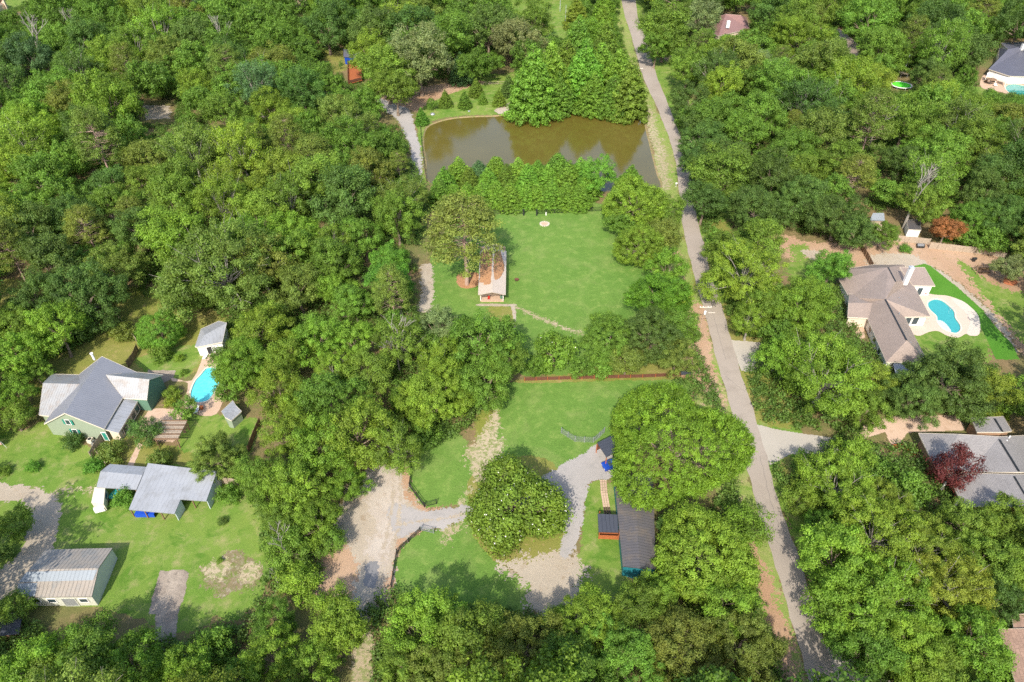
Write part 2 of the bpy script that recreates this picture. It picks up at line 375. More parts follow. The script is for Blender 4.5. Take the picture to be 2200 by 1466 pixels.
LAWNS = {}
sheet('main_lawn', [[(1032, 440), (1320, 440), (1350, 520), (1410, 600), (1400, 700), (1300, 760), (1230, 800), (1110, 800), (1095, 720), (1000, 705), (935, 680), (918, 620), (925, 560), (950, 500), (1000, 450)]], .01, 'lawn', .3, 1.0, .4, label='mown green lawn around the white-roofed house', cat='lawn')
sheet('front_lawn', [[(1090, 822), (1450, 812), (1470, 850), (1380, 900), (1360, 1000), (1300, 1000), (1180, 1012), (1120, 1010), (1045, 1000), (1060, 930), (1062, 870)], [(880, 1000), (878, 1045), (908, 1090), (945, 1092), (1005, 1087), (1080, 1085), (1060, 1000), (1010, 985), (1000, 940), (940, 900), (900, 960)]], .01, 'lawn', .25, .8, .5, fringe=.5, label='green lawn below the red-brown fence, crossed by a sandy strip', cat='lawn')
sheet('lower_lawn', [[(905, 1142), (853, 1188), (846, 1262), (900, 1310), (1000, 1330), (1130, 1315), (1140, 1250), (1070, 1208), (1060, 1160), (1010, 1112), (960, 1136)]], .01, 'lawn', .22, .8, .6, fringe=.5, label='green lawn in front of the flowering magnolia', cat='lawn')
sheet('side_lawn', [[(1262, 1040), (1305, 1035), (1330, 1060), (1345, 1240), (1380, 1300), (1250, 1300), (1235, 1230), (1250, 1150)]], .011, 'lawn2', .22, .7, .6, fringe=.4, label='strip of grass beside the long dark-roofed building', cat='lawn')
sheet('hedge_ground', [[(1310, 440), (1480, 430), (1500, 640), (1500, 800), (1130, 805), (1130, 740), (1260, 700), (1380, 620)]], .006, 'olive', .4, 1.2, .4, label='olive grass under the row of trees beside the road', cat='grass')
sheet('magnolia_bed', [[(1020, 1010), (1170, 980), (1215, 1060), (1215, 1180), (1130, 1215), (1060, 1205), (1010, 1120)]], .014, 'olive', .25, .7, .6, label='dry grass ring under the flowering magnolia', cat='grass')
sheet('yard_grass', [[(-80, 935), (40, 925), (95, 905), (150, 935), (205, 965), (225, 1010), (330, 1000), (500, 1000), (560, 1010), (600, 1060), (605, 1180), (560, 1280), (500, 1340), (440, 1310), (400, 1350), (350, 1350), (250, 1310), (60, 1300), (-80, 1300)]], .01, 'lawn2', .28, .9, .5, label='open green yard around the tin shed and the tan barn', cat='lawn')
sheet('yard_lawn', [[(150, 1060), (300, 1060), (520, 1060), (560, 1110), (565, 1200), (500, 1290), (400, 1360), (300, 1320), (250, 1180), (130, 1170)]], .014, 'turf' if 0 else 'lawn2', .3, 1.5, .4, label='greener middle of the left yard', cat='lawn')
sheet('back_yard_dirt', [[(200, 640), (330, 620), (500, 690), (500, 760), (430, 800), (300, 790), (180, 740)], [(60, 740), (180, 720), (260, 740), (330, 790), (90, 880), (60, 830)]], .008, 'olive', .35, 1.5, .35, fringe=1, label='tan leaf-strewn yard behind the green house', cat='yard')
sheet('back_yard_grass', [[(290, 770), (420, 740), (440, 760), (400, 810), (330, 805)], [(400, 890), (480, 890), (560, 905), (535, 980), (470, 975), (385, 965), (400, 920)]], .012, 'lawn2', .25, .8, .5, fringe=.5, label='green grass patches beside the turquoise pool', cat='lawn')
sheet('brown_bed', [[(230, 930), (390, 960), (540, 975), (540, 1010), (200, 1010), (220, 960)]], .009, 'olive', .25, .8, .6, fringe=.4, label='brown grass behind the tin shed', cat='yard')
sheet('left_track', [[(-120, 1020), (0, 1038), (60, 1045), (108, 1058), (131, 1088), (124, 1145), (95, 1215), (60, 1262), (20, 1275), (-100, 1330), (-100, 1260), (0, 1226), (46, 1180), (66, 1130), (66, 1098), (40, 1080), (0, 1078), (-120, 1100)]], .03, 'tan', .22, .8, .5, fringe=.4, label='tan dirt track curving past the barn', cat='track')
sheet('track_trace', [[(105, 1058), (150, 1047), (200, 1048), (205, 1058), (150, 1060), (118, 1080)]], .022, 'sand', .2, .8, 1.0, fringe=1.4, keep=-.3, label='faint worn track leading to the carport', cat='track')
sheet('dirt_mound_patch', [[(432, 1225), (470, 1200), (510, 1178), (530, 1195), (570, 1225), (545, 1265), (500, 1270), (480, 1285), (440, 1262)]], .02, 'burnt', .18, .9, .8, fringe=.8, label='bare grey-brown burnt patch in the left yard', cat='dirt patch')
sheet('ash_patch', [[(437, 1220), (475, 1200), (500, 1210), (480, 1240), (450, 1240)], [(515, 1225), (545, 1210), (560, 1230), (530, 1255)]], .026, 'sand', .16, .7, 1.0, fringe=.8, label='pale ash in the middle of the burnt patch', cat='ash')
sheet('concrete_pad', [[(344, 1226), (395, 1225), (407, 1232), (396, 1280), (383, 1322), (375, 1385), (334, 1375), (332, 1322), (320, 1320), (330, 1275)]], .03, 'oldconc', .14, .25, .8, smooth=False, label='long weathered concrete pad with a gap across it', cat='concrete pad')
# gravel and dirt of the middle property
sheet('dirt_drive', [[(800, 1005), (868, 1005), (878, 1050), (912, 1092), (950, 1094), (950, 1130), (902, 1138), (852, 1185), (840, 1262), (790, 1330), (700, 1300), (670, 1240), (700, 1160), (725, 1100), (745, 1050)]], .018, 'tan', .22, 1.0, .5, fringe=.6, label='wide pale dirt drive left of the lawns', cat='drive')
sheet('pale_drive_centre', [[(800, 1008), (858, 1015), (868, 1080), (850, 1150), (838, 1210), (812, 1245), (790, 1200), (805, 1120), (775, 1060)]], .0205, 'pale_tan', .18, 1.6, .5, fringe=1.0, label='paler wheel-worn middle of the dirt drive', cat='drive')
sheet('wheel_ruts', [[(812, 1262), (822, 1180), (838, 1100), (842, 1015), (846, 1015), (843, 1100), (828, 1180), (819, 1262)], [(832, 1240), (843, 1170), (856, 1100), (858, 1018), (862, 1018), (861, 1100), (849, 1170), (838, 1240)], [(850, 1128), (900, 1118), (960, 1112), (1005, 1100), (1005, 1103), (960, 1116), (900, 1122), (850, 1132)]], .036, 'tan', .13, .35, .9, fringe=.5, label='faint brown wheel ruts along the dirt drive', cat='ruts')
sheet('red_verge', [[(690, 1180), (735, 1165), (765, 1210), (750, 1290), (660, 1290), (660, 1230)], [(860, 1005), (882, 1000), (880, 1045), (909, 1091), (945, 1093), (930, 1098), (900, 1096), (872, 1068)], [(845, 1262), (849, 1190), (900, 1143), (885, 1143), (850, 1172), (830, 1262)]], .023, 'dirt', .2, .9, .7, fringe=.7, label='reddish bare earth along the dirt drive', cat='dirt')
sheet('gravel_drive', [[(838, 1085), (870, 1085), (905, 1096), (960, 1093), (1030, 1080), (1110, 1060), (1180, 1015), (1240, 982), (1290, 955), (1320, 985), (1335, 1015), (1310, 1028), (1265, 1042), (1255, 1100), (1240, 1165), (1222, 1198), (1202, 1190), (1212, 1120), (1180, 1060), (1120, 1100), (1010, 1112), (950, 1136), (905, 1138), (860, 1155), (835, 1120)]], .03, 'gravel', .18, .5, .6, fringe=.35, label='grey gravel drive looping round the flowering magnolia', cat='drive')
sheet('sand_patch', [[(1040, 925), (1065, 885), (1072, 930), (1085, 960), (1060, 1000), (1040, 1035), (1012, 1015), (1000, 975), (1020, 945)]], .02, 'sand', .16, 1.3, .7, fringe=1.2, keep=-.1, label='pale sandy patch where the lawn is worn through', cat='sand patch')
sheet('sand_trail', [[(1055, 830), (1080, 830), (1072, 890), (1060, 960), (1030, 960), (1020, 910)]], .014, 'olive', .2, .9, .6, fringe=.7, label='dry strip along the left edge of the front lawn', cat='trail')
sheet('thin_sand_trail', [[(1066, 838), (1072, 838), (1070, 900), (1058, 930), (1052, 925), (1062, 890)]], .019, 'sand', .15, .5, .9, fringe=.6, label='thin sandy footpath at the lawn edge', cat='trail')
sheet('worn_ground', [[(1060, 1200), (1130, 1190), (1200, 1180), (1245, 1190), (1262, 1235), (1240, 1300), (1190, 1330), (1130, 1310), (1125, 1262), (1085, 1235)]], .021, 'tan', .18, 1.5, .45, fringe=1.3, keep=-.55, label='scuffed pale earth below the flowering magnolia', cat='dirt')
sheet('worn_line', [[(985, 1085), (1002, 1045), (1012, 1045), (1003, 1086), (960, 1094)], [(945, 1140), (960, 1128), (985, 1118), (1000, 1130), (970, 1150), (958, 1170)]], .02, 'sand', .15, .8, 1.0, fringe=1.3, keep=-.25, label='straw-coloured wear along the gravel edge', cat='dirt')
sheet('puddle_ground', [[(785, 1215), (812, 1210), (815, 1240), (800, 1262), (783, 1250)]], .034, 'puddle', .15, .7, .9, label='wet grey puddle on the dirt drive', cat='puddle')
sheet('lower_path', [[(768, 1355), (798, 1358), (800, 1400), (798, 1500), (752, 1500), (755, 1430)]], .02, 'sand', .15, .5, .7, fringe=.5, label='pale sand path at the bottom of the photo', cat='path')
sheet('white_track', [[(905, 575), (928, 570), (930, 620), (926, 665), (900, 670), (905, 625)]], .02, 'tan', .25, .7, .6, fringe=.6, label='pale dirt track left of the white-roofed house', cat='track')
sheet('pond_track', [[(800, 205), (850, 225), (880, 238), (893, 280), (905, 330), (905, 375), (880, 375), (884, 330), (868, 285), (850, 255), (815, 228)]], .02, 'gravel', .4, .8, .5, fringe=.5, label='grey gravel track left of the pond', cat='track')
sheet('pond_shore_dirt', [[(720, 190), (880, 190), (1110, 160), (1110, 235), (1060, 240), (900, 240), (820, 225)]], .007, 'dirt', .45, 2.0, .3, fringe=1.5, label='reddish earth behind the pond', cat='dirt')
sheet('pond_shore_grass', [[(905, 235), (960, 205), (1030, 180), (1110, 165), (1115, 238), (1070, 246), (1014, 248), (965, 252), (930, 262), (914, 280), (908, 345), (915, 395), (900, 395), (895, 300)]], .012, 'lawn2', .35, 1.2, .5, fringe=.8, label='grass on the far and left shore of the pond', cat='grass')
sheet('pale_landing', [[(1060, 238), (1085, 224), (1108, 222), (1108, 238), (1085, 246)]], .02, 'tan', .3, .8, .6, label='pale bare landing on the far pond shore', cat='dirt')
sheet('far_grass', [[(985, 160), (1120, 150), (1180, 60), (1080, 20), (1060, -30), (1340, -60), (1345, 60), (1360, 130), (1400, 230), (1370, 240), (1250, 120), (1110, 180)]], .009, 'lawn2', .7, 2.0, .2, label='far grass field behind the cypress trees', cat='grass')
for nm, pts in {'glade': [(690, 120), (740, 110), (745, 140), (700, 150)], 'woodland_clearing': [(305, 225), (368, 225), (368, 258), (315, 258)], 'second_clearing': [(455, 250), (485, 250), (482, 266), (450, 264)], 'left_clearing': [(-60, 225), (55, 215), (62, 245), (-60, 262)], 'far_left_yard': [(-80, -30), (100, -30), (70, 12), (20, 30), (-60, 32)]}.items():
    pass
sheet('woodland_clearing', [[(306, 226), (364, 228), (366, 255), (314, 258)]], .015, 'tan', .4, .8, .4, smooth=False, fringe=.8, label='tan bare clearing in the left woods', cat='clearing')
sheet('woodland_glade', [[(640, 110), (740, 105), (748, 145), (690, 155)], [(-60, 225), (55, 215), (62, 250), (-60, 262)], [(600, 0), (660, 0), (660, 40), (610, 40)], [(0, 610), (90, 610), (90, 700), (0, 690)]], .015, 'olive', .6, 2.0, .3, fringe=1.5, label='sunlit straw-coloured glades in the left woods', cat='glade')
sheet('corner_lawn', [[(-100, -40), (110, -40), (80, 6), (30, 28), (-90, 34)]], .015, 'lawn2', .8, 1.5, .3, label='corner of a lawn at the far left', cat='lawn')
# road and verges
L = [(1325, -60, 1356), (1335, 0, 1366), (1343, 36, 1370), (1355, 73, 1386), (1365, 109, 1393), (1375, 145, 1405), (1388, 182, 1418), (1406, 218, 1433), (1419, 250, 1445), (1433, 285, 1459), (1446, 325, 1474), (1454, 365, 1483), (1460, 420, 1487), (1464, 464, 1496), (1471, 510, 1508), (1482, 555, 1519), (1494, 605, 1532), (1506, 645, 1546), (1519, 690, 1560), (1531, 741, 1574), (1550, 809, 1594), (1570, 877, 1617), (1588, 950, 1638), (1606, 1010, 1655), (1622, 1073, 1670), (1643, 1145, 1697), (1667, 1218, 1722), (1688, 1291, 1746), (1709, 1364, 1767), (1730, 1436, 1789), (1745, 1490, 1805), (1768, 1580, 1832), (1800, 1720, 1868)]
le = smooth_loop([tuple(G(a, y)) for a, y, b in L], 4, False); re = smooth_loop([tuple(G(b, y)) for a, y, b in L], 4, False)
n = len(le); jit = lambda i, k: .10*math.sin(i*2.1+k)+.08*math.sin(i*5.3+k*2)
V = []; 
for i in range(n):
    for f in (0, .25, .5, .75, 1):
        p = le[i]*(1-f)+re[i]*f; e = jit(i, f) if f in (0, 1) else 0; V.append((p[0]+e, p[1], .045+.03*math.sin(math.pi*f)))
Fs = [(i*5+j, i*5+j+1, (i+1)*5+j+1, (i+1)*5+j) for i in range(n-1) for j in range(4)]
Fs = [f[::-1] for f in Fs]
tag(mesh_np('road', V, Fs, 'asphalt', smooth=True), 'pale grey unmarked country road running the height of the photo', 'road', None, 'structure')
# cracks and patches belong to the road surface
ck = MB()
for i0, f0, i1, f1 in ((62, .1, 66, .95), (80, .2, 82, .9), (100, .05, 103, .9), (116, .35, 124, .42), (104, .55, 124, .6), (70, .4, 78, .45), (90, .7, 99, .66)):
    pr = None
    for s in range(11):
        t = s/10; i = i0+(i1-i0)*t; a = int(i); b = min(a+1, n-1); u = i-a; f = f0+(f1-f0)*t+.02*math.sin(s*3.1+i0)
        p = (le[a]*(1-u)+le[b]*u)*(1-f)+(re[a]*(1-u)+re[b]*u)*f; q = Vector((p[0], p[1], .082))
        if pr is not None: ck.bar(pr, q, .05, .008)
        pr = q
tag(ck.build('road_cracks', plain('crack_seal', (.14, .13, .12), .8)), 'thin dark crack lines across the pale road', 'road marking', None, 'structure')
VL = [(a, y) for a, y, b in L]; VR = [(b, y) for a, y, b in L]
off = lambda P, d: [(x+d(y), y) for x, y in P]
wl_ = lambda y: -(14+.045*max(y, 0)) if y > 200 else -16
sheet('left_verge', [VL[1:-1]+off(VL[1:-1], lambda y: -20-.055*max(y, 0)-(20 if 330 < y < 700 else 0))[::-1]], .015, 'verge', .3, 1.2, .3, fringe=.6, label='grass verge along the left side of the road', cat='verge')
sheet('left_verge_dirt', [[(1472, 770), (1500, 770), (1530, 780), (1545, 830), (1560, 880), (1580, 960), (1590, 990), (1570, 960), (1530, 860), (1490, 820)], [(1600, 1170), (1625, 1180), (1650, 1230), (1680, 1320), (1705, 1400), (1712, 1480), (1660, 1480), (1650, 1400), (1630, 1290)], [(1490, 660), (1515, 660), (1522, 720), (1530, 770), (1490, 800), (1490, 720)], [(1440, 535), (1455, 530), (1470, 590), (1478, 640), (1462, 610)]], .022, 'dirt', .2, 1.0, .5, fringe=1.0, label='bare pinkish earth beside the left edge of the road', cat='dirt')
sheet('pond_side_bank', [[(1378, 235), (1392, 228), (1408, 250), (1418, 290), (1432, 340), (1440, 400), (1430, 410), (1421, 400), (1405, 335), (1392, 285), (1380, 252)]], .02, 'sand', .25, 1.6, .35, fringe=1.6, keep=-.3, label='rough sandy bank between the pond and the road', cat='bank')
sheet('right_verge', [VR[1:-1]+off(VR[1:-1], lambda y: 45+.05*max(y, 0))[::-1], [(1395, 115), (1460, 110), (1480, 230), (1440, 235)]], .014, 'lawn2', .35, 1.4, .3, fringe=.8, label='grass verge along the right side of the road', cat='verge')
sheet('right_verge_dirt', [[(1512, 470), (1560, 480), (1580, 530), (1540, 530)], [(1550, 650), (1640, 650), (1640, 730), (1570, 735)], [(1590, 800), (1660, 790), (1720, 900), (1625, 905)], [(1675, 1000), (1740, 985), (1740, 1090), (1700, 1090)]], .018, 'olive', .3, 1.4, .4, fringe=1, label='dry tan ground under the roadside trees on the right', cat='dirt')
sheet('neighbour_driveway', [[(1570, 731), (1640, 737), (1730, 745), (1730, 790), (1640, 800), (1592, 797)]], .03, 'concrete', .2, .15, .5, smooth=False, label='pale concrete driveway near the utility pole', cat='driveway')
sheet('white_driveway', [[(1622, 912), (1665, 922), (1710, 930), (1770, 938), (1850, 950), (1850, 985), (1770, 975), (1700, 976), (1654, 1000)]], .03, 'concrete', .18, .15, .5, smooth=False, label='bright concrete driveway flaring on to the road', cat='driveway')
sheet('bottom_driveway', [[(1765, 1385), (1830, 1395), (1900, 1440), (1960, 1560), (1800, 1560), (1790, 1470)]], .03, 'concrete', .18, .15, .5, smooth=False, label='grey concrete driveway at the bottom right of the road', cat='driveway')
sheet('small_apron', [[(1470, 300), (1484, 303), (1486, 345), (1478, 350)]], .03, 'concrete', .3, .1, .5, smooth=False, label='small pale driveway apron beside the pond road', cat='driveway')
# right house grounds
sheet('right_yard_dirt', [[(1670, 505), (1740, 520), (1850, 520), (1900, 505), (2000, 520), (2110, 540), (2230, 600), (2260, 700), (2200, 760), (2100, 640), (1990, 570), (1870, 580), (1800, 570), (1700, 560)]], .012, 'dirt', .35, 1.4, .35, fringe=1.2, label='sandy red yard behind the brown-roofed house', cat='yard')
sheet('right_yard_sand', [[(1870, 550), (1950, 545), (1990, 565), (2060, 610), (2120, 660), (2170, 720), (2180, 760), (2140, 700), (2060, 625), (1990, 578), (1880, 580)], [(1720, 540), (1760, 540), (1750, 560)]], .018, 'tan', .3, 1.0, .5, fringe=.8, label='pale sand strip curving round the bright turf', cat='sand')
sheet('right_yard_grass', [[(1700, 560), (1800, 560), (1800, 600), (1770, 640), (1700, 600)], [(2060, 560), (2150, 620), (2230, 640), (2260, 790), (2200, 740), (2130, 660)], [(1700, 530), (1735, 530), (1730, 560), (1700, 560)], [(1960, 700), (2110, 710), (2120, 780), (1980, 770)]], .015, 'lawn2', .3, 1.3, .4, fringe=1.2, label='patchy grass round the brown-roofed house', cat='grass')
sheet('turf_band', [[(1950, 576), (1985, 567), (1998, 571), (2060, 620), (2110, 665), (2145, 710), (2175, 740), (2190, 773), (2140, 773), (2120, 730), (2100, 690), (2080, 660), (2050, 640), (2010, 635), (1970, 640), (1960, 600)]], .024, 'turf', .2, .12, .5, smooth=False, label='band of bright artificial turf curving round the pool deck', cat='turf')
def wpt(pts, k=4): return wl(pts, k)
deckR = wpt([(1962, 632), (1985, 630), (2010, 634), (2035, 636), (2062, 645), (2085, 660), (2103, 682), (2104, 718), (2085, 722), (2075, 718), (2058, 726), (2035, 722), (2015, 712), (1995, 714), (1970, 722), (1940, 700), (1930, 660)], 4)
poly_sheet('pool_deck', deckR, .05, 'beige' if 0 else plain('cream_stone_deck', (.52, .42, .33), .8, var=.12, scale=1.2), holes=[POOLR], world=True, label='cream stone deck round the kidney-shaped pool', cat='deck')
deck2 = wpt([(2045, 641), (2065, 646), (2085, 660), (2103, 682), (2104, 718), (2078, 719), (2082, 700), (2083, 685), (2070, 668), (2055, 655)], 3)
poly_sheet('pool_deck_border', deck2, .056, 'stone', world=True, label='tan raised paving at the outer edge of the kidney pool deck', cat='deck')
deckL = wpt([(372, 812), (412, 818), (437, 762), (436, 742), (462, 735), (480, 750), (485, 800), (482, 850), (465, 890), (430, 893), (412, 882), (395, 870), (404, 824), (372, 820)], 3)
poly_sheet('pool_surround', deckL, .04, 'peach', holes=[POOLL], world=True, label='peach paving round the turquoise left pool', cat='deck')
deckT = wpt([(2108, 170), (2130, 158), (2240, 168), (2260, 215), (2215, 218), (2180, 208), (2150, 198), (2110, 190)], 3)
poly_sheet('far_pool_deck', deckT, .04, 'peach', holes=[POOLT], world=True, label='pinkish deck round the far teal pool', cat='deck')
def pool(loop, mat, label, shelf=None):
    c = loop.mean(0); r = empty('swimming_pool', (float(c[0]), float(c[1]), 0), label=label, cat='pool'); L0 = loop-c
    ring('basin', [(offset_loop(L0, -.02), .055), (offset_loop(L0, -.05), -1.5), (L0*.02, -1.5)], 'pool2', r)
    ring('coping', [(offset_loop(L0, .28), .062), (offset_loop(L0, .28), .09), (offset_loop(L0, -.05), .09), (offset_loop(L0, -.05), -.1)], 'cream', r)
    poly_sheet('water', offset_loop(L0, -.03), -.12, mat, world=True, kind=None, parent=r)
    return r
p = pool(POOLR, 'pool', 'kidney-shaped blue-green pool beside the brown-roofed house')
sh = wl([(2013, 688), (2024, 689), (2036, 699), (2044, 712), (2035, 712), (2024, 704), (2014, 693)], 3); c = POOLR.mean(0)
poly_sheet('tanning_shelf', sh-c, -.06, plain('pale_shelf', (.45, .52, .50), .3), world=True, kind=None, parent=p)
for dx in (0, .5):
    lad = MB(); q = G(2047, 668, 0); pr = None
    for s in range(9):
        a = math.pi*s/8; t = Vector((q.x-.2+dx*.3+.55*math.cos(a), q.y+dx, .05+.75*math.sin(a)))
        if pr is not None: lad.tube(pr, t, .03)
        pr = t
    lad.build('handrail', 'steel', p)
pool(POOLL, 'pool2', 'bright turquoise pool half hidden under trees left of centre')
pool(POOLT, 'pool3', 'dark teal pool at the far right edge of the photo')
sheet('far_right_lawn', [[(1960, 185), (2100, 185), (2180, 215), (2250, 235), (2100, 240), (1980, 215)]], .012, 'lawn2', .6, 1.5, .3, label='far green lawn in front of the teal pool', cat='lawn')
sheet('patio', [[(322, 879), (352, 878), (398, 884), (402, 902), (392, 925), (372, 950), (335, 948), (318, 930), (300, 925), (302, 905)]], .03, 'peach', .15, .1, .5, smooth=False, label='peach patio beside the green house and the pergola', cat='patio')
sheet('brick_path', [[(297, 952), (306, 955), (286, 1003), (272, 1003)]], .03, 'peach', .12, .08, .5, smooth=False, label='narrow peach path leading to the tin shed', cat='path')
sheet('stone_terrace', [[(318, 795), (378, 797), (372, 812), (340, 830), (318, 812)]], .03, 'oldconc', .18, .2, .5, smooth=False, label='grey stone terrace behind the green gable wall', cat='terrace')
sheet('house_walk', [[(1030, 653), (1103, 654), (1103, 658), (1030, 658)], [(1097, 656), (1106, 658), (1109, 680), (1106, 712), (1101, 712), (1103, 680)]], .026, 'tan', .14, .2, .8, label='pale footpath in front of the white-roofed house', cat='path')
sheet('diagonal_trail', [[(1100, 656), (1115, 660), (1150, 676), (1210, 700), (1255, 716), (1254, 721), (1205, 705), (1145, 681), (1108, 663)]], .02, 'sand', .15, .5, 1.0, fringe=.9, keep=-.1, label='thin straw-coloured trail across the main lawn', cat='trail')
sheet('porch_grass', [[(1050, 660), (1098, 660), (1104, 700), (1080, 700), (1060, 690)]], .018, 'olive', .2, .6, .6, fringe=.6, label='dry grass in front of the white-roofed house', cat='grass')
sheet('straw_bed', [[(983, 592), (1003, 585), (1028, 588), (1028, 612), (1010, 620), (992, 618), (982, 606)]], .02, 'straw', .15, .3, .6, label='round bed of red pine straw at the pine trunk', cat='mulch bed')
sheet('tan_parking', [[(1905, 898), (1920, 893), (2060, 893), (2075, 925), (1950, 930), (1930, 960), (1915, 960), (1902, 928), (1850, 945), (1830, 950), (1840, 920)]], .03, 'peach', .2, .2, .5, smooth=False, label='tan concrete parking pad above the large grey-roofed house', cat='parking pad')
sheet('fence_strip', [[(1128, 815), (1440, 809), (1440, 816), (1300, 819), (1128, 823)]], .019, 'olive', .18, .4, .8, label='bare tan strip at the foot of the red-brown fence', cat='dirt')
# ================================================================== BUILDINGS
def W3(q): return G(*q)
def roof(root, name, faces, mat, thick=.16, walls=None, inset=.35, wallname='wall', wz0=0.0, lift=0, trim='cream'):
    keys = {}; V = []; Fs = []
    for f in faces:
        ids = []
        for q in f:
            p = W3(q) if not isinstance(q, Vector) else q
            k = (round(p.x, 2), round(p.y, 2), round(p.z, 2))
            if k not in keys: keys[k] = len(V); V.append(np.array((p.x, p.y, p.z+lift)))
            ids.append(keys[k])
        nrm = np.zeros(3)
        for i in range(len(ids)): nrm += np.cross(V[ids[i]], V[ids[(i+1) % len(ids)]])
        if nrm[2] < 0: ids = ids[::-1]
        Fs.append(ids)
    tri = []
    for f in Fs:
        if len(f) <= 3: tri.append(tuple(f)); continue
        loop = [Vector(V[i]) for i in f]
        for t in tessellate_polygon([loop]):
            t = [f[i] for i in t]; a, b, c = [V[i] for i in t]
            tri.append(tuple(t) if np.cross(b-a, c-a)[2] > 0 else (t[0], t[2], t[1]))
    edges = {}
    for f in Fs:
        for i in range(len(f)): edges.setdefault((f[i], f[(i+1) % len(f)]), 0)
    bnd = [e for e in edges if (e[1], e[0]) not in edges]
    n = len(V); loc = np.array(root.location)
    VV = [v-loc for v in V]+[v-loc-np.array((0, 0, thick)) for v in V]
    FF = list(tri)+[(t[2]+n, t[1]+n, t[0]+n) for t in tri]+[(a, a+n, b+n, b) for a, b in bnd]
    uvs = []
    for k, f in enumerate(FF):
        if k < len(tri):
            a, b, c = [V[i] for i in f]; nn = np.cross(b-a, c-a); nn /= np.linalg.norm(nn)+1e-9
            h = np.cross((0, 0, 1), nn); h = h/np.linalg.norm(h) if np.linalg.norm(h) > .03 else np.array((1., 0, 0)); s = np.cross(nn, h)
            uvs += [(np.dot(V[i], h), np.dot(V[i], s)) for i in f]
        else: uvs += [(0, 0)]*len(f)
    o = mesh_np(name, VV, FF, mat, root, uv=uvs)
    if walls and trim and walls in ('white', 'green_siding', 'dkgreen', 'beige', 'brick') and name not in ('roof_',) and not (len(faces) == 1 and walls == 'brick'):
        tb = MB()
        for a, b in bnd:
            A, B = Vector(V[a]), Vector(V[b]); d = B-A; nn = Vector((d.y, -d.x, 0)).normalized()*.03; u = Vector((0, 0, .04)); dn = Vector((0, 0, thick+.05))
            tb.add([A+u, B+u, B-dn, A-dn, A+u+nn, B+u+nn, B-dn+nn, A-dn+nn], [(0, 1, 2, 3), (7, 6, 5, 4), (0, 4, 5, 1), (1, 5, 6, 2), (2, 6, 7, 3), (3, 7, 4, 0)])
        tb.build('trim', trim, root)
    if walls:
        nxt = dict(bnd); loops = []; left = set(nxt)
        while left:
            s = next(iter(left)); lp = []; c = s
            while c in left: left.discard(c); lp.append(c); c = nxt[c]
            if len(lp) > 2: loops.append(lp)
        b = MB()
        for lp in loops:
            P = [V[i] for i in lp]; m = len(P); Q = []
            for i in range(m):
                a, p, c = P[i-1][:2], P[i][:2], P[(i+1) % m][:2]
                d1 = (p-a)/(np.linalg.norm(p-a)+1e-9); d2 = (c-p)/(np.linalg.norm(c-p)+1e-9)
                n1 = np.array((-d1[1], d1[0])); n2 = np.array((-d2[1], d2[0])); nn = n1+n2; L_ = np.linalg.norm(nn)
                k = min(inset*2/(L_*L_+.05)*1, inset*1.8) if L_ > .3 else inset
                Q.append(np.append(p+nn*k, P[i][2]-thick-.03))
            vs = Q+[np.array((q[0], q[1], wz0)) for q in Q]
            b.add(vs, [(i, i+m, (i+1) % m+m, (i+1) % m) for i in range(m)])
        b.build(wallname, walls, root)
    return o
def house(name, label, cat, base, **k):
    p = G(*base); return empty(name, (p.x, p.y, 0), label=label, cat=cat, **k)
def opening(root, name, a, b, z, w_, h_, t=.5, mat='glass', frame='white', wz=0, name2='pane', off=.38):
    """window or door on the wall whose line runs from world point a to b, at fraction t, facing the camera side"""
    a = Vector(a); b = Vector(b); d = (b-a); d.z = 0; d.normalize(); n = Vector((d.y, -d.x, 0))
    c = Vector((a.x, a.y, 0)).lerp(Vector((b.x, b.y, 0)), t)
    if n.dot(Vector((0, 0, 0))-c) < 0: n = -n
    ang = math.atan2(d.y, d.x); c = c+n*off; fr = MB()
    fr.box((c.x, c.y, z+h_/2+.05), (w_+.24, .08, .1), ang).box((c.x, c.y, z-h_/2-.05), (w_+.24, .1, .1), ang)
    for s in (-1, 1): fr.box((c.x+d.x*s*(w_/2+.06), c.y+d.y*s*(w_/2+.06), z), (.12, .08, h_), ang)
    f = fr.build(name, frame, root)
    pn = MB().box((c.x-n.x*.02, c.y-n.y*.02, z), (w_, .06, h_), ang)
    o = pn.build(name2, mat, root); o.parent = f; return f
def posts(root, pts, r=.09, mat='white', name='post'):
    for q in pts:
        p = W3(q[:3]); MB().box((p.x, p.y, p.z/2), (r*2, r*2, p.z)).build(name, mat, root)
# ---- green house with grey metal roof
h = house('green_house', 'large sage green house under a grey metal roof with silver side gables', 'house', (190, 880))
R0, R1 = (218.8, 766.2, 7), (138.6, 888, 7)
roof(h, 'main_roof', [[R1, R0, (295.8, 801, 3.7), (223.7, 922, 3.7)], [R0, R1, (94.4, 911, 3.3), (172, 803, 3.3)]], 'r_grey', walls='green_siding', inset=.3)
roof(h, 'left_gable_roof', [[(92.7, 823.5, 5.6), (185, 826, 5.6), (142, 898, 3), (83.7, 892, 3)], [(92.7, 823.5, 5.6), (185, 826, 5.6), (190, 806, 3.2), (112, 804, 3.2)]], 'r_white', walls='green_siding', lift=.01)
roof(h, 'right_gable_roof', [[(228, 806, 6.3), (320.3, 815.6, 6.3), (315.4, 858.7, 3.6), (264.6, 855.4, 3.6)], [(228, 806, 6.3), (320.3, 815.6, 6.3), (349.8, 805.5, 3.6), (288, 799, 3.6)]], 'r_white', walls='dkgreen', lift=.012)
roof(h, 'porch_roof', [[(269, 856, 3.25), (297.4, 859.5, 2.6), (254.8, 930.7, 2.6), (226, 923.4, 3.25)]], 'r_tin', walls='beige', wallname='porch_screen')
a, b = W3((94.4, 911, 3.3)), W3((223.7, 922, 3.7))
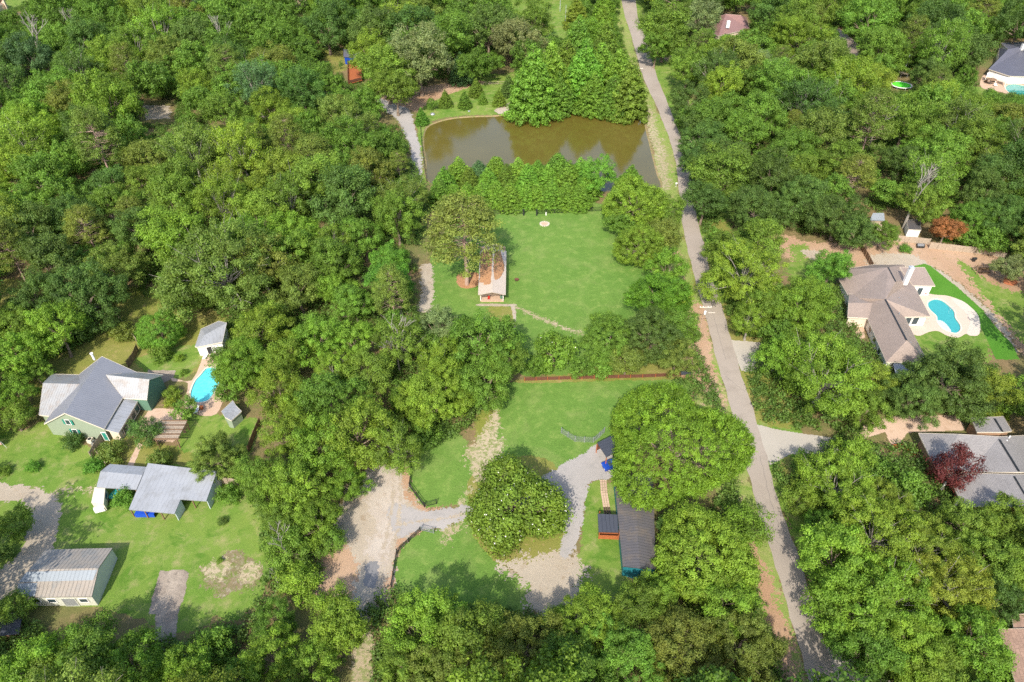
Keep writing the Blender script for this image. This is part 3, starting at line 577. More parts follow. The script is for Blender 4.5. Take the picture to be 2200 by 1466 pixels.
for t, z in ((.42, 4.3), (.45, 1.7)): opening(h, 'window', a, b, z, .9, 1.2, t, off=-.2)
for t, z in ((.42, 4.3), (.45, 1.7)):
    d = (b-a); d.z = 0; d.normalize(); c = a.lerp(b, t); n = Vector((d.y, -d.x, 0)); n = n if n.y < 0 else -n; ang = math.atan2(d.y, d.x)
    for s in (-1, 1):
        q = c+d*s*.85-n*.2; MB().box((q.x, q.y, z), (.42, .07, 1.25), ang).build('shutter', 'shutter', h)
opening(h, 'door', a, b, 1.25, .9, 2.1, .93, mat='shutter', off=-.2, name2='door_panel')
g1, g2 = W3((320.3, 858, 3.6)), W3((349.8, 806, 3.6))
q = W3((268, 880, 2)); 
p0, p1 = W3((297.4, 860, 2.6)), W3((254.8, 930, 2.6))
for t in (.15, .35, .55, .75): opening(h, 'porch_window', p0, p1, 1.4, 1.4, 1.5, t, frame='beige', off=-.1)
pp = W3((203, 773, 6.2)); MB().tube(pp, pp+Vector((0, 0, 1.6)), .22, n=10).tube(pp+Vector((0, 0, 1.6)), pp+Vector((0, 0, 1.75)), .32, n=10).build('flue', 'white', h)
# ---- tin shed with the carport
h = house('tin_shed', 'long pale tin-roofed open shed with a smaller carport wing', 'shed', (350, 1060))
roof(h, 'main_roof', [[(318, 995.4, 3.6), (466, 1012.6, 3.6), (443, 1077, 2.7), (387.9, 1073, 2.75), (374.8, 1104, 2.4), (276.6, 1095, 2.4)]], 'r_tin')
roof(h, 'carport_roof', [[(236, 997, 2.5), (315.5, 1003.5, 2.5), (306, 1021, 3.1), (216, 1013, 3.1)], [(216, 1013, 3.1), (306, 1021, 3.1), (293, 1052, 2.4), (207, 1047, 2.4)]], 'r_tin')
for nm, e in (('side_wall', [(466, 1013.5, 3.4), (443.5, 1075, 2.5)]), ('side_wall', [(388.5, 1075, 2.5), (375.5, 1102, 2.2)]), ('back_wall', [(318, 996.5, 3.4), (465, 1013.5, 3.4)]), ('inner_wall', [(335, 1045, 2.6), (440, 1052, 2.6)])):
    p, q = W3(e[0]), W3(e[1]); d = (q-p).normalized(); n = Vector((-d.y, d.x, 0)).normalized()*.06
    MB().add([p-n, q-n, Vector((q.x, q.y, 0))-n, Vector((p.x, p.y, 0))-n, p+n, q+n, Vector((q.x, q.y, 0))+n, Vector((p.x, p.y, 0))+n],
             [(0, 1, 2, 3), (7, 6, 5, 4), (0, 4, 5, 1), (1, 5, 6, 2), (2, 6, 7, 3), (3, 7, 4, 0)]).build(nm, plain('blue_grey_siding', (.46, .52, .52), .6, var=.08), h)
posts(h, [(279, 1093, 2.2), (310, 1097, 2.2), (345, 1100, 2.2), (412, 1073, 2.5), (210, 1045, 2.2), (250, 1048, 2.2), (290, 1050, 2.2), (219, 1013, 2.6)], .08, 'brown')
t = house('tarp_covered_table', 'bright blue tarp over a low table under the tin shed', 'table', (317, 1105))
p = W3((317, 1105, 0)); MB().box((p.x, p.y, .95), (3.4, 1.5, .06)).box((p.x, p.y-.76, .55), (3.4, .03, .8)).build('tarp', 'tarp', t)
for sx in (-1, 1):
    for sy in (-1, 1): MB().box((p.x+sx*1.5, p.y+sy*.6, .46), (.08, .08, .92)).build('leg', 'brown', t)
for i, (x, y, m, lb) in enumerate([(243, 1062, 'aqua', 'teal green upturned kayak lying beside the cream camper'), (252, 1060, plain('sky_plastic', (.05, .38, .48), .4), 'sky blue upturned kayak next to the teal one')]):
    p = W3((x, y, 0)); b = MB(); L_ = 12; ring_ = []
    for k in range(L_+1):
        u = k/L_; wd = .42*math.sin(math.pi*min(max(u, .03), .97))**.6; hh = .4*math.sin(math.pi*min(max(u, .03), .97))**.4
        ring_.append([(p.x+(u-.5)*.9+wd*math.cos(a), p.y+(u-.5)*2.8, .02+hh*math.sin(a)) for a in [math.pi*j/8 for j in range(9)]])
    b.add([v for r in ring_ for v in r], [(k*9+j, k*9+j+1, (k+1)*9+j+1, (k+1)*9+j) for k in range(L_) for j in range(8)])
    tag(b.build('kayak', m, smooth=True), lb, 'kayak')
# ---- camper
c = house('camper_trailer', 'cream box camper trailer parked at the left end of the tin shed', 'trailer', (218, 1075))
def boxpts(pts, z0, z1): return [(p.x, p.y) for p in [G(*q) for q in pts]]
bd = [W3(q) for q in [(203, 1047, 2.1), (226, 1048, 2.1), (222.5, 1084, 2.1), (196, 1080, 2.1)]]
MB().prism([(p.x, p.y) for p in bd], .45, 2.1).build('body', 'cream', c)
ctr = sum(bd, Vector((0, 0, 0)))/4; nose = (bd[2]+bd[3])/2-(bd[0]+bd[1])/2; nose.z = 0; nose.normalize(); side = Vector((-nose.y, nose.x, 0))
fr = (bd[2]+bd[3])/2; MB().prism([(q.x, q.y) for q in [fr-side*1.0, fr+side*1.0, fr+side*.8+nose*.7, fr-side*.8+nose*.7]], .5, 1.3).build('front_locker', 'white', c)
for s in (-1, 1):
    w0 = ctr+side*s*.85; w1 = ctr+side*s*1.05; w0.z = w1.z = .33
    wh = MB().tube(w0, w1, .33, n=16).build('wheel', 'rubber', c); MB().tube(w0.lerp(w1, .5), w1+side*s*.03, .16, n=12).build('rim', 'steel', c).parent = wh
    q = ctr+side*s*1.07; MB().box((q.x, q.y, 1.5), (.06, 1.0, .5), math.atan2(nose.y, nose.x)-math.pi/2).build('window', 'glass', c)
# ---- barn
h = house('metal_barn', 'tan corrugated metal barn with a dented blue-grey patched roof', 'barn', (130, 1250))
E1, E2 = (62, 1224, 4.2), (211.5, 1221, 4.2)
roof(h, 'roof', [[(98, 1181, 2.8), (241.6, 1177.5, 2.8), E2, E1], [E1, E2, (197, 1282, 2.8), (37, 1283.5, 2.8)]], 'r_barn', walls='w_rib', inset=.12, wallname='wall')
def on_plane(root, name, quad, tri, mat, up=.03):
    a, b, c_ = [W3(q) for q in tri]; n = (b-a).cross(c_-a).normalized(); n = n if n.z > 0 else -n; vs = []; vv = []
    for px, py in quad:
        d = W3((px, py, 0))-Vector((0, 0, CH)); t = (a-Vector((0, 0, CH))).dot(n)/d.dot(n); vs.append(Vector((0, 0, CH))+d*t+n*up)
    h_ = Vector((0, 0, 1)).cross(n).normalized() if abs(n.z) < .999 else Vector((1, 0, 0)); s_ = n.cross(h_)
    k = len(vs); ar = (vs[1]-vs[0]).cross(vs[2]-vs[0]).dot(n)
    if ar < 0: vs = vs[::-1]
    top = vs; bot = [v-n*.02 for v in vs]; allv = [v-root.location for v in top+bot]
    Fs = [tuple(range(k)), tuple(range(2*k-1, k-1, -1))]+[(i, i+k, (i+1) % k+k, (i+1) % k) for i in range(k)]
    uv = []
    for f in Fs: uv += [((top+bot)[i].dot(h_), (top+bot)[i].dot(s_)) for i in f]
    return mesh_np(name, allv, Fs, mat, root, uv=uv)
near = (E1, E2, (197, 1282, 2.8))
on_plane(h, 'patched_roof_band', [(58, 1229), (209, 1225), (200, 1247), (40, 1251)], near, 'r_barnb')
on_plane(h, 'patched_roof_corner', [(40, 1254), (80, 1253), (75, 1281), (35, 1282)], near, 'r_barnb', .035)
a, b = W3((37, 1283, 2.8)), W3((197, 1282, 2.8))
for t, ww in ((.2, 1.2), (.42, 1.2), (.85, 1.2)): opening(h, 'window', a, b, 1.6, ww, .9, t, off=-.05)
opening(h, 'door', a, b, 1.1, 2.0, 2.1, .65, mat='grey', frame='w_rib', off=-.05, name2='door_panel')
# ---- grey tarp-like roof at left edge
h = house('lean_to', 'dark blue-grey lean-to roof at the left edge under trees', 'shed', (25, 1345))
roof(h, 'roof', [[(0, 1330, 2.4), (28, 1316, 2.4), (46, 1330, 2.2), (40, 1362, 2.0), (0, 1366, 2.0)]], 'r_slate', walls='brown')
# ---- pool house
h = house('pool_house', 'small white-walled pool house with grey metal roof under the trees', 'pool house', (450, 735))
roof(h, 'roof', [[(440, 720, 3.8), (487, 694, 3.8), (478, 735, 2.8), (425, 746, 2.8)], [(440, 720, 3.8), (487, 694, 3.8), (470, 690, 2.8), (432, 707, 2.8)], [(440, 720, 3.8), (432, 707, 2.8), (419, 745, 2.8), (425, 746, 2.8)]], 'r_tin', walls='white', inset=.3)
a, b = W3((425, 746, 2.8)), W3((478, 735, 2.8)); opening(h, 'door', a, b, 1.1, 1.0, 2.0, .4, mat='dark', off=-.15, name2='door_panel')
# ---- green garden shed
h = house('garden_shed', 'small pale green garden shed with white metal roof by the fence', 'shed', (495, 890))
roof(h, 'roof', [[(475.5, 884, 2.4), (500, 861, 2.4), (507, 872, 3.0), (484, 897, 3.0)], [(507, 872, 3.0), (484, 897, 3.0), (497, 904, 2.4), (519, 884, 2.4)]], 'r_tin', walls='green_siding', inset=.15)
# ---- pergola
h = house('pergola', 'brown slatted pergola standing on the peach patio', 'pergola', (365, 935))
cn = [W3(q) for q in [(350, 905, 2.5), (399, 905, 2.5), (379, 944, 2.5), (334, 944, 2.5)]]
for p in cn: MB().box((p.x, p.y, 1.2), (.18, .18, 2.4)).build('post', 'brown', h)
for i in (0, 2): MB().bar(cn[i], cn[(i+1) % 4], .12, .2).build('beam', 'brown', h)
for k in range(13):
    t = k/12; a = cn[0].lerp(cn[3], t); b = cn[1].lerp(cn[2], t); d = (b-a).normalized()*.35; u = Vector((0, 0, .16))
    MB().bar(a-d+u, b+d+u, .26, .05).build('slat', 'wood' if k % 3 else 'brown', h)
# ---- white-roofed house
h = house('white_roofed_house', 'narrow cream-roofed cottage with pine straw on its ridge', 'cottage', (1057, 600))
W1, W2 = (1059, 531, 4.3), (1057.7, 628, 4.3)
roof(h, 'roof', [[W1, W2, (1027, 633.5, 3.1), (1031, 540, 3.1)], [W1, W2, (1086.5, 633.5, 3.1), (1088, 540, 3.1)]], 'r_cream')
fl = [W3(q) for q in [(1031, 637, 0), (1082, 637, 0), (1082, 649, 0), (1032, 649, 0)]]
wb = [W3(q) for q in [(1033, 551, 0), (1086, 551, 0), (1082, 638, 0), (1031, 638, 0)]]
bw = MB(); zr = 4.05; m0 = (wb[0]+wb[1])/2; m1 = (wb[2]+wb[3])/2
pts = [wb[0], m0, wb[1], wb[2], m1, wb[3]]; zz = [3.0, 4.1, 3.0, 3.0, 4.1, 3.0]
bw.add([(p.x, p.y, z) for p, z in zip(pts, zz)]+[(p.x, p.y, 0) for p in pts], [(i, i+6, (i+1) % 6+6, (i+1) % 6) for i in range(6)]).build('wall', 'beige', h)
MB().prism([(p.x, p.y) for p in fl], 0, .3).build('porch_floor', 'peach', h)
for x, y in ((1033, 647.5), (1081, 647.5)):
    p = W3((x, y, 0)); MB().box((p.x, p.y, 1.55), (.16, .16, 2.7)).build('post', 'white', h)
opening(h, 'door', fl[0], fl[1], 1.3, 1.0, 2.0, .48, mat='red', off=.1, name2='door_panel')
opening(h, 'window', fl[0], fl[1], 1.6, .9, 1.3, .22, off=.1, mat='brick'); opening(h, 'window', fl[0], fl[1], 1.6, .9, 1.3, .82, off=.1)
for q in ((1050, 643), (1077, 642)):
    p = W3((*q, .3)); ch = MB().box((p.x, p.y, .5), (.55, .5, .1)).box((p.x, p.y+.25, .8), (.55, .06, .6))
    tag(ch.build('porch_chair', 'red' if q[0] < 1060 else 'dkgreen'), ('red' if q[0] < 1060 else 'dark green')+' chair on the porch of the cream-roofed cottage', 'chair')
def litter(root, name, quad, tri, seed):
    P = smooth_loop(quad, 5); rr = random.Random(seed); return on_plane(root, name, [(x+rr.uniform(-1, 1)*.9, y+rr.uniform(-1, 1)*1.1) for x, y in P], tri, 'straw', .06)
litter(h, 'pine_straw', [(1033, 545), (1056, 541), (1055, 600), (1053, 611), (1040, 612), (1038, 607), (1030, 607), (1032, 590)], ((1059, 531, 4.3), W2, (1027, 633.5, 3.1)), 1)
litter(h, 'pine_straw', [(1062, 545), (1084, 545), (1084, 575), (1079, 590), (1070, 599), (1062, 597)], ((1059, 531, 4.3), W2, (1086.5, 633.5, 3.1)), 2)
# ---- long dark building and annex
h = house('long_building', 'long dark ribbed-roof building with teal end wall beside the big oak', 'building', (1368, 1150))
roof(h, 'roof', [[(1364, 1020, 3.5), (1374, 1221, 3.5), (1338, 1217, 2.8), (1319, 1020, 2.8)], [(1364, 1020, 3.5), (1374, 1221, 3.5), (1409, 1223, 2.8), (1403, 1020, 2.8)]], 'r_long', walls='teal', inset=.15)
a, b = W3((1338, 1217, 2.8)), W3((1409, 1223, 2.8)); opening(h, 'window', a, b, 1.5, 1.2, 1.0, .5, off=-.08, frame='teal')
h = house('porch_annex', 'small dark-roofed orange wood porch on the side of the long building', 'porch', (1306, 1130))
roof(h, 'roof', [[(1284, 1104, 2.7), (1327, 1106, 2.7), (1328, 1144, 2.5), (1286, 1143, 2.5)]], 'r_slate')
q = [W3(x) for x in [(1286, 1118, 0), (1329, 1119, 0), (1328, 1160, 0), (1286, 1158, 0)]]
MB().prism([(p.x, p.y) for p in q], 0, .25).build('floor', 'orange', h)
for p in (q[0], q[3], (q[0]+q[3])/2, q[2]): MB().box((p.x, p.y, 1.25), (.14, .14, 2.5)).build('post', 'orange', h)
for e in ((q[3], q[2]), (q[0], q[3])): MB().bar(e[0]+Vector((0, 0, .6)), e[1]+Vector((0, 0, .6)), .08, 1.0).build('railing', 'orange', h)
# ---- navy-roofed open shed and the blue car
h = house('open_shed', 'navy-roofed open shed on orange posts at the end of the gravel drive', 'shed', (1310, 970))
cs = [(1283, 952, 2.7), (1318, 934, 2.9), (1336, 962, 2.9), (1303, 982, 2.7)]
roof(h, 'roof', [cs], 'r_slate')
for q in cs: p = W3(q); MB().box((p.x*.999, p.y-.1, p.z/2-.1), (.16, .16, p.z-.2)).build('post', 'orange', h)
p, q = W3(cs[0]), W3(cs[1]); MB().bar(Vector((p.x, p.y, 1.6)), Vector((q.x, q.y, 1.6)), .08, 2.0).build('back_board', 'redwood', h)
def car(px, py, ang, mat, label):
    p = G(px, py); r = empty('parked_car', (p.x, p.y, 0), ang, label=label, cat='car')
    prof = [(-2.2, .35), (-2.25, .75), (-1.95, .95), (-1.25, 1.02), (-.6, 1.45), (.7, 1.5), (1.5, 1.05), (2.15, .9), (2.25, .6), (2.2, .35)]
    V = []; 
    for s, wd in ((-1, .9), (1, .9)):
        for x, z in prof: V.append((x, s*(wd if z < 1.1 else .68), z))
    n = len(prof); Fs = [tuple(range(n)), tuple(range(2*n-1, n-1, -1))]+[(i, i+n, (i+1) % n+n, (i+1) % n) for i in range(n)]
    mesh_np('body', V, Fs, mat, r)
    mesh_np('windscreen', [(-1.2, -.72, 1.07), (-1.2, .72, 1.07), (-.63, .62, 1.45), (-.63, -.62, 1.45)], [(0, 1, 2, 3)], 'glass', r)
    mesh_np('rear_window', [(.75, -.62, 1.5), (.75, .62, 1.5), (1.45, .72, 1.11), (1.45, -.72, 1.11)], [(3, 2, 1, 0)], 'glass', r)
    for s in (-1, 1):
        mesh_np('side_window', [(-1.0, s*.86, 1.08), (.95, s*.86, 1.1), (.6, s*.71, 1.43), (-.5, s*.71, 1.41)], [(0, 1, 2, 3)], 'glass', r)
        b = MB().box((-2.22, s*.62, .68), (.08, .34, .16)); mesh_np('headlight', b.V, b.F, 'white', r)
        b = MB().box((2.22, s*.62, .72), (.08, .34, .16)); mesh_np('tail_light', b.V, b.F, 'red', r)
        for x in (-1.4, 1.4):
            b = MB().tube((x, s*.72, .33), (x, s*.93, .33), .33, n=16); wv = mesh_np('wheel', b.V, b.F, 'rubber', r)
            b = MB().tube((x, s*.9, .33), (x, s*.95, .33), .2, n=12); mesh_np('rim', b.V, b.F, 'steel', wv)
car(1318, 1002, math.radians(20), 'blue', 'dark blue car nosing out from under the big round oak')
car(1655, 52, math.radians(-60), 'steel', 'silver car parked beside the dusty red roofed house')
# ---- brown-roofed house with pool (traced plan, local scale 5.236 from 1780,550)
h = house('brown_roofed_house', 'sprawling brown-shingled house beside the kidney-shaped pool', 'house', (1910, 650))
def z3(*q): return [(1780+x/5.236, 550+y/5.236, z) for x, y, z in q]
A0, A1, A2, A3 = z3((670, 130, 6.6), (755, 290, 6.6), (640, 490, 6.2), (880, 950, 6.2))
SW, SE, WI, WT, NT_ = z3((650, 1195, 3), (1115, 1195, 3), (440, 705, 3), (350, 490, 3), (749, 690, 3))
EI, = z3((749, 480, 3))
roof(h, 'long_wing_roof', [[A2, A3, SW, WI, WT], [A3, SE, SW], [A2, EI, SE, A3]], 'r_brown', walls='white', inset=.5)
c1, c2, c3, c4, c5, c6, c7, c8, c9 = z3((235, 470, 3), (120, 270, 3), (170, 150, 3), (520, 98, 3), (850, 98, 3), (930, 280, 3), (1145, 685, 3), (749, 690, 3), (430, 520, 3.4))
roof(h, 'main_roof', [[A0, A1, A2, c1], [A0, c1, c2], [A0, c2, c3], [A0, c3, c4], [A0, c4, c5], [A0, c5, c6, A1], [A1, c6, c7, A2], [A2, c7, c8], [A2, c8, c1]], 'r_brown', walls='white', inset=.5, lift=.02)
g1, g2, g3, g4, g5, g6 = z3((225, 530, 4.4), (620, 530, 4.4), (470, 705, 3.05), (215, 690, 3.05), (235, 430, 3.3), (600, 430, 3.3))
roof(h, 'side_wing_roof', [[g1, g2, g3, g4], [g1, g2, g6, g5]], 'r_brown', walls='beige', inset=.4, lift=.03)
k1, k2, k3, k4 = z3((800, 128, 4.6), (1080, 130, 4.6), (1200, 340, 3.1), (950, 336, 3.1))
roof(h, 'rear_wing_roof', [[k1, k2, k3, k4]], 'r_brown', walls='white', inset=.4, lift=.015)
cb, = z3((862, 300, 5.0)); p = W3(cb); ch = MB().box((p.x, p.y, 6.9), (.95, .85, 4.8)).build('chimney', 'white', h); MB().box((p.x, p.y, 9.4), (1.15, 1.05, .2)).box((p.x, p.y, 9.6), (.5, .5, .3)).build('chimney_cap', 'steel', h).parent = ch
a, b = W3(c8), W3(c7)
for t in (.45, .66): opening(h, 'window', a, b, 1.5, 1.3, 1.9, t, off=-.38)
a, b = W3(k4), W3(k3); opening(h, 'glass_door', a, b, 1.2, 1.2, 2.1, .45, off=-.3)
a, b = W3(WI), W3(SW)
for t in (.15, .4, .65): opening(h, 'window', a, b, 1.5, 1.4, 1.2, t, off=-.42)
for x, y in ((722, 448), (795, 650), (790, 480), (920, 985)):
    p = W3(z3((x, y, 4.9))[0]); MB().tube(p-Vector((0, 0, .3)), p+Vector((0, 0, .35)), .12, n=8).build('roof_vent', 'grey', h)
for e in (((670, 130, 6.64), (755, 290, 6.64)), ((640, 490, 6.24), (880, 950, 6.24))):
    a, b = [W3(q) for q in z3(*e)]; MB().bar(a, b, .3, .12).build('ridge_vent', 'black', h)
fl = [W3(q) for q in z3((270, 705, 0), (385, 720, 0), (410, 920, 0), (345, 950, 0), (280, 850, 0))]
tag(MB().prism([(p.x, p.y) for p in fl], .02, .09).build('entry_walk', 'peach'), 'pink paved entry walk left of the brown-roofed house', 'path', kind='structure')
h = house('carport_canopy', 'pale blue-grey canopy below the brown-roofed house, half under trees', 'canopy', (1940, 790))
roof(h, 'roof', [z3((725, 1200, 2.6), (1010, 1200, 2.6), (960, 1320, 2.4), (760, 1345, 2.4))], 'r_barnb', walls=None)
for q in z3((740, 1210, 2.4), (1000, 1210, 2.4), (770, 1335, 2.3), (950, 1310, 2.3)): p = W3(q); MB().box((p.x, p.y, q[2]/2), (.14, .14, q[2])).build('post', 'white', h)
# ---- large grey-roofed house (traced plan, 6.663 from 1900,880)
def z5(*q): return [(1900+x/6.663, 880+y/6.663, z) for x, y, z in q]
h = house('grey_roofed_house', 'large grey-shingled house with stepped hip roofs at the right edge', 'house', (2090, 990))
r0, r1, r2, nw, sw, s1, ne, se = z5((1070, 355, 5.6), (1650, 390, 5.6), (1960, 900, 5.6), (490, 340, 3.2), (740, 850, 3.2), (1220, 895, 3.2), (2400, 350, 3.0), (2600, 900, 3.0))
nb, = z5((560, 300, 2.9))
roof(h, 'main_roof', [[r0, r1, s1, sw], [r0, sw, nw], [r1, r2, s1], [r1, ne, se, r2]], 'r_dgrey', walls='brick', inset=.5)
f1, f2, f3, f4, f5, f6 = z5((895, 905, 3.5), (1850, 928, 5.9), (2100, 1390, 5.9), (1135, 1390, 3.5), (2550, 930, 3.4), (2800, 1390, 3.4))
roof(h, 'front_wing_roof', [[f1, f2, f3, f4], [f2, f5, f6, f3]], 'r_dgrey', walls='brick', inset=.9)
d1, d2, d3, d4, d5, d6 = z5((1235, 115, 3.3), (1575, 108, 4.9), (1700, 325, 4.9), (1330, 325, 3.3), (1700, 100, 4.3), (1825, 310, 4.3))
roof(h, 'rear_wing_roof', [[d1, d2, d3, d4], [d2, d5, d6, d3]], 'r_dgrey', walls='brick', inset=.3)
for e in (((1650, 430, 5.66), (1930, 885, 5.66)), ((1860, 960, 5.96), (2060, 1300, 5.96)), ((1580, 130, 4.97), (1695, 318, 4.97))):
    a, b = [W3(q) for q in z5(*e)]; MB().bar(a, b, .28, .1).build('ridge_vent', 'black', h)
for q in z5((915, 985, 3.3), (1075, 1290, 3.3)): p = W3(q); MB().box((p.x, p.y, 1.6), (.3, .3, 3.2)).build('porch_column', 'white', h)
for q in z5((1790, 400, 5.3), (1745, 460, 5.0)): p = W3(q); MB().tube(p-Vector((0, 0, .3)), p+Vector((0, 0, .4)), .12, n=8).build('roof_vent', 'white', h)
lp = [G(1900+x/6.663, 880+y/6.663) for x, y in [(110, 540), (160, 532), (230, 530), (300, 555), (360, 595), (420, 650), (435, 665)]]
b = MB()
for i in range(len(lp)-1): b.bar(lp[i]+Vector((0, 0, .25)), lp[i+1]+Vector((0, 0, .25)), .5, .5)
tag(b.build('garden_wall', 'orange'), 'low curved orange brick garden wall left of the large grey-roofed house', 'wall')
# ---- brown roof at the bottom right
h = house('warm_brown_house', 'house with warm brown shingles cut by the bottom right corner', 'house', (2175, 1400))
roof(h, 'main_roof', [[(2144, 1352, 3), (2275, 1350, 6), (2360, 1540, 6), (2205, 1540, 3)]], 'r_ebrown', walls='beige', inset=.8)
roof(h, 'rear_roof', [[(2173, 1321, 3.6), (2240, 1318, 5.2), (2255, 1352, 5.2), (2178, 1349, 3.6)]], 'r_ebrown', walls='beige', inset=.3)
for q in [(2149, 1362, 3), (2176, 1428, 3)]: p = W3(q); MB().box((p.x, p.y, 1.4), (.25, .25, 2.8)).build('porch_column', 'white', h)
# ---- far right charcoal house
h = house('charcoal_roofed_house', 'charcoal-roofed house with white patio covers beside the teal pool', 'house', (2165, 130))
roof(h, 'roof', [[(2124, 149, 3.2), (2170, 164, 3.2), (2210, 98, 7), (2166, 106, 7)], [(2124, 149, 3.2), (2166, 106, 7), (2147, 104, 3.6), (2144, 132, 3.2)], [(2170, 164, 3.2), (2210, 98, 7), (2290, 98, 6.5), (2260, 166, 3.2)], [(2166, 106, 7), (2210, 98, 7), (2210, 90, 4), (2150, 93, 4)]], 'r_char', walls='white', inset=.4)
p = W3((2197, 104, 7)); MB().box((p.x, p.y, 6.8), (1.6, 1.2, 4)).build('chimney', 'white', h)
roof(h, 'patio_cover', [[(2189, 131, 3.6), (2240, 131, 3.6), (2235, 160, 2.9), (2177, 156, 2.9)]], 'white', lift=.6)
for i in range(3):
    x = 2122+i*16; roof(h, 'awning', [[(x, 156+i*4, 3.0), (x+13, 159+i*4, 3.0), (x+11, 166+i*4, 2.5), (x-2, 163+i*4, 2.5)]], 'white')
for q in [(2120, 163, 2.5), (2142, 168, 2.5), (2163, 174, 2.5)]: p = W3(q); MB().box((p.x, p.y, 1.25), (.2, .2, 2.5)).build('post', 'white', h)
u = house('patio_umbrella', 'dark patio umbrella over seats left of the teal pool', 'umbrella', (2127, 182)); p = W3((2127, 182, 0))
MB().tube(p, p+Vector((0, 0, 2.6)), .05).build('pole', 'grey', u); MB().lathe(p, [(1.9, 2.1), (1.2, 2.45), (.05, 2.75)], 8).build('canopy', 'brown', u)
for x, y in ((2138, 186), (2118, 178), (2133, 176)):
    t = house('patio_chair', {2138: 'pale', 2118: 'dark', 2133: 'black'}[x]+' patio chair beside the dark umbrella at the teal pool', 'chair', (x, y)); p = W3((x, y, 0)); m = {2138: 'white', 2118: 'brown', 2133: 'black'}[x]
    MB().box((p.x, p.y, .42), (1.1, 1.1, .14)).build('seat', m, t); MB().box((p.x, p.y+.5, .8), (1.1, .12, .7)).build('backrest', m, t)
# ---- far roofs on the top
h = house('dusty_red_roofed_house', 'house with a dusty red hip roof among the far trees', 'house', (1567, 55))
roof(h, 'roof', [[(1559, 30.5, 7.2), (1592, 33, 7.2), (1610, 62, 3), (1543, 78, 3)], [(1559, 30.5, 7.2), (1543, 78, 3), (1515, 62, 3), (1530, 40, 3)], [(1592, 33, 7.2), (1610, 62, 3), (1604, 38, 3)]], 'r_red', walls='beige')
p = W3((1563, 58, 5)); MB().box((p.x, p.y, 6.2), (1.6, 1.2, 3.2)).build('chimney', 'white', h)
h = house('tan_outbuilding', 'small tan-roofed outbuilding right of the dusty red roof', 'outbuilding', (1640, 88))
roof(h, 'roof', [[(1622, 80, 3.6), (1636, 73, 3.6), (1651, 93, 3), (1634, 99, 3)]], roof_mat('tan_shingles', (.55, .42, .32), 'sh', .5), walls='beige')
h = house('taupe_roofed_house', 'taupe-roofed house mostly hidden by trees near the top right', 'house', (1825, 95))
roof(h, 'roof', [[(1780, 66, 6), (1803, 62, 6), (1849, 98, 3.2), (1847, 128, 3.2), (1790, 120, 3.2)], [(1780, 66, 6), (1790, 120, 3.2), (1740, 90, 3.2), (1690, 40, 4.5), (1712, 31, 5.5)]], 'r_brown', walls='beige')
h = house('red_deck', 'dark-roofed building with a red wooden deck among trees behind the pond', 'deck', (757, 150))
q = [W3(x) for x in [(747, 122, 1.2), (780, 126, 1.2), (778, 172, 1.2), (748, 180, 1.2)]]; MB().prism([(p.x, p.y) for p in q], .9, 1.15).build('floor', 'orange', h)
for i in range(4): MB().bar(q[i]+Vector((0, 0, .7)), q[(i+1) % 4]+Vector((0, 0, .7)), .1, .9).build('railing', 'redwood', h)
for p in q: MB().box((p.x, p.y, .5), (.25, .25, 1)).build('post', 'redwood', h)
roof(h, 'roof', [[(738, 105, 4.5), (775, 112, 4.5), (775, 126, 3.4), (738, 122, 3.4)]], 'r_char', walls='blue')
h = house('far_corner_house', 'pale-walled house with brown roof at the top left corner', 'house', (2, 14))
roof(h, 'roof', [[(-30, 2, 4), (6, -2, 6), (13, 6, 3.2), (-10, 18, 3.2)], [(6, -2, 6), (-30, 2, 4), (-40, -10, 3)]], 'r_brown', walls='beige', inset=.2)
for (b_, lb, m) in [((640, 8), 'low brown-roofed house behind the far left trees', 'r_ebrown'), ((1420, 88), 'brown-roofed cottage by the road behind a round flower bed', 'r_brown')][:1]:
    h = house('far_cottage', lb, 'house', b_); x, y = b_
    roof(h, 'roof', [[(x-18, y-6, 4.6), (x+16, y-7, 4.6), (x+18, y+5, 3), (x-20, y+6, 3)]], m, walls='beige')
# ---- structures beyond the grey board fence
def z4(*q): return [(1850+x/6.286, 430+y/6.286, z) for x, y, z in q]
h = house('storage_shed', 'small shed with ribbed grey roof and white front behind the board fence', 'shed', (1965, 500))
roof(h, 'roof', [z4((620, 265, 2.5), (705, 262, 3.0), (725, 402, 3.0), (638, 398, 2.5)), z4((705, 262, 3.0), (790, 260, 2.5), (812, 405, 2.5), (725, 402, 3.0))], 'r_long', walls='white', inset=.05)
h = house('cabin_shed', 'small pale-roofed timber cabin half under trees left of the white-fronted shed', 'shed', (1892, 490))
roof(h, 'roof', [z4((160, 175, 3.0), (310, 175, 3.0), (320, 278, 2.6), (120, 272, 2.6))], 'r_barnb', walls='wood', inset=.3)
fp = [W3(q) for q in z4((160, 350, 0), (270, 350, 0), (280, 415, 0), (160, 405, 0))]; MB().prism([(p.x, p.y) for p in fp], 0, .5).build('porch_floor', 'beige', h)
b = house('jon_boat', 'black open boat lying at the corner of the grey board fence', 'boat', (1978, 527)); q = [W3(x) for x in z4((752, 582, .5), (868, 590, .5), (862, 632, .5), (755, 628, .5))]
MB().prism([(p.x, p.y) for p in q], 0, .5).build('hull', 'black', b); ce = sum(q, Vector((0, 0, 0)))/4; MB().prism([((p.x-ce.x)*.8+ce.x, (p.y-ce.y)*.75+ce.y) for p in q], .5, .56).build('cover', 'grey', b)

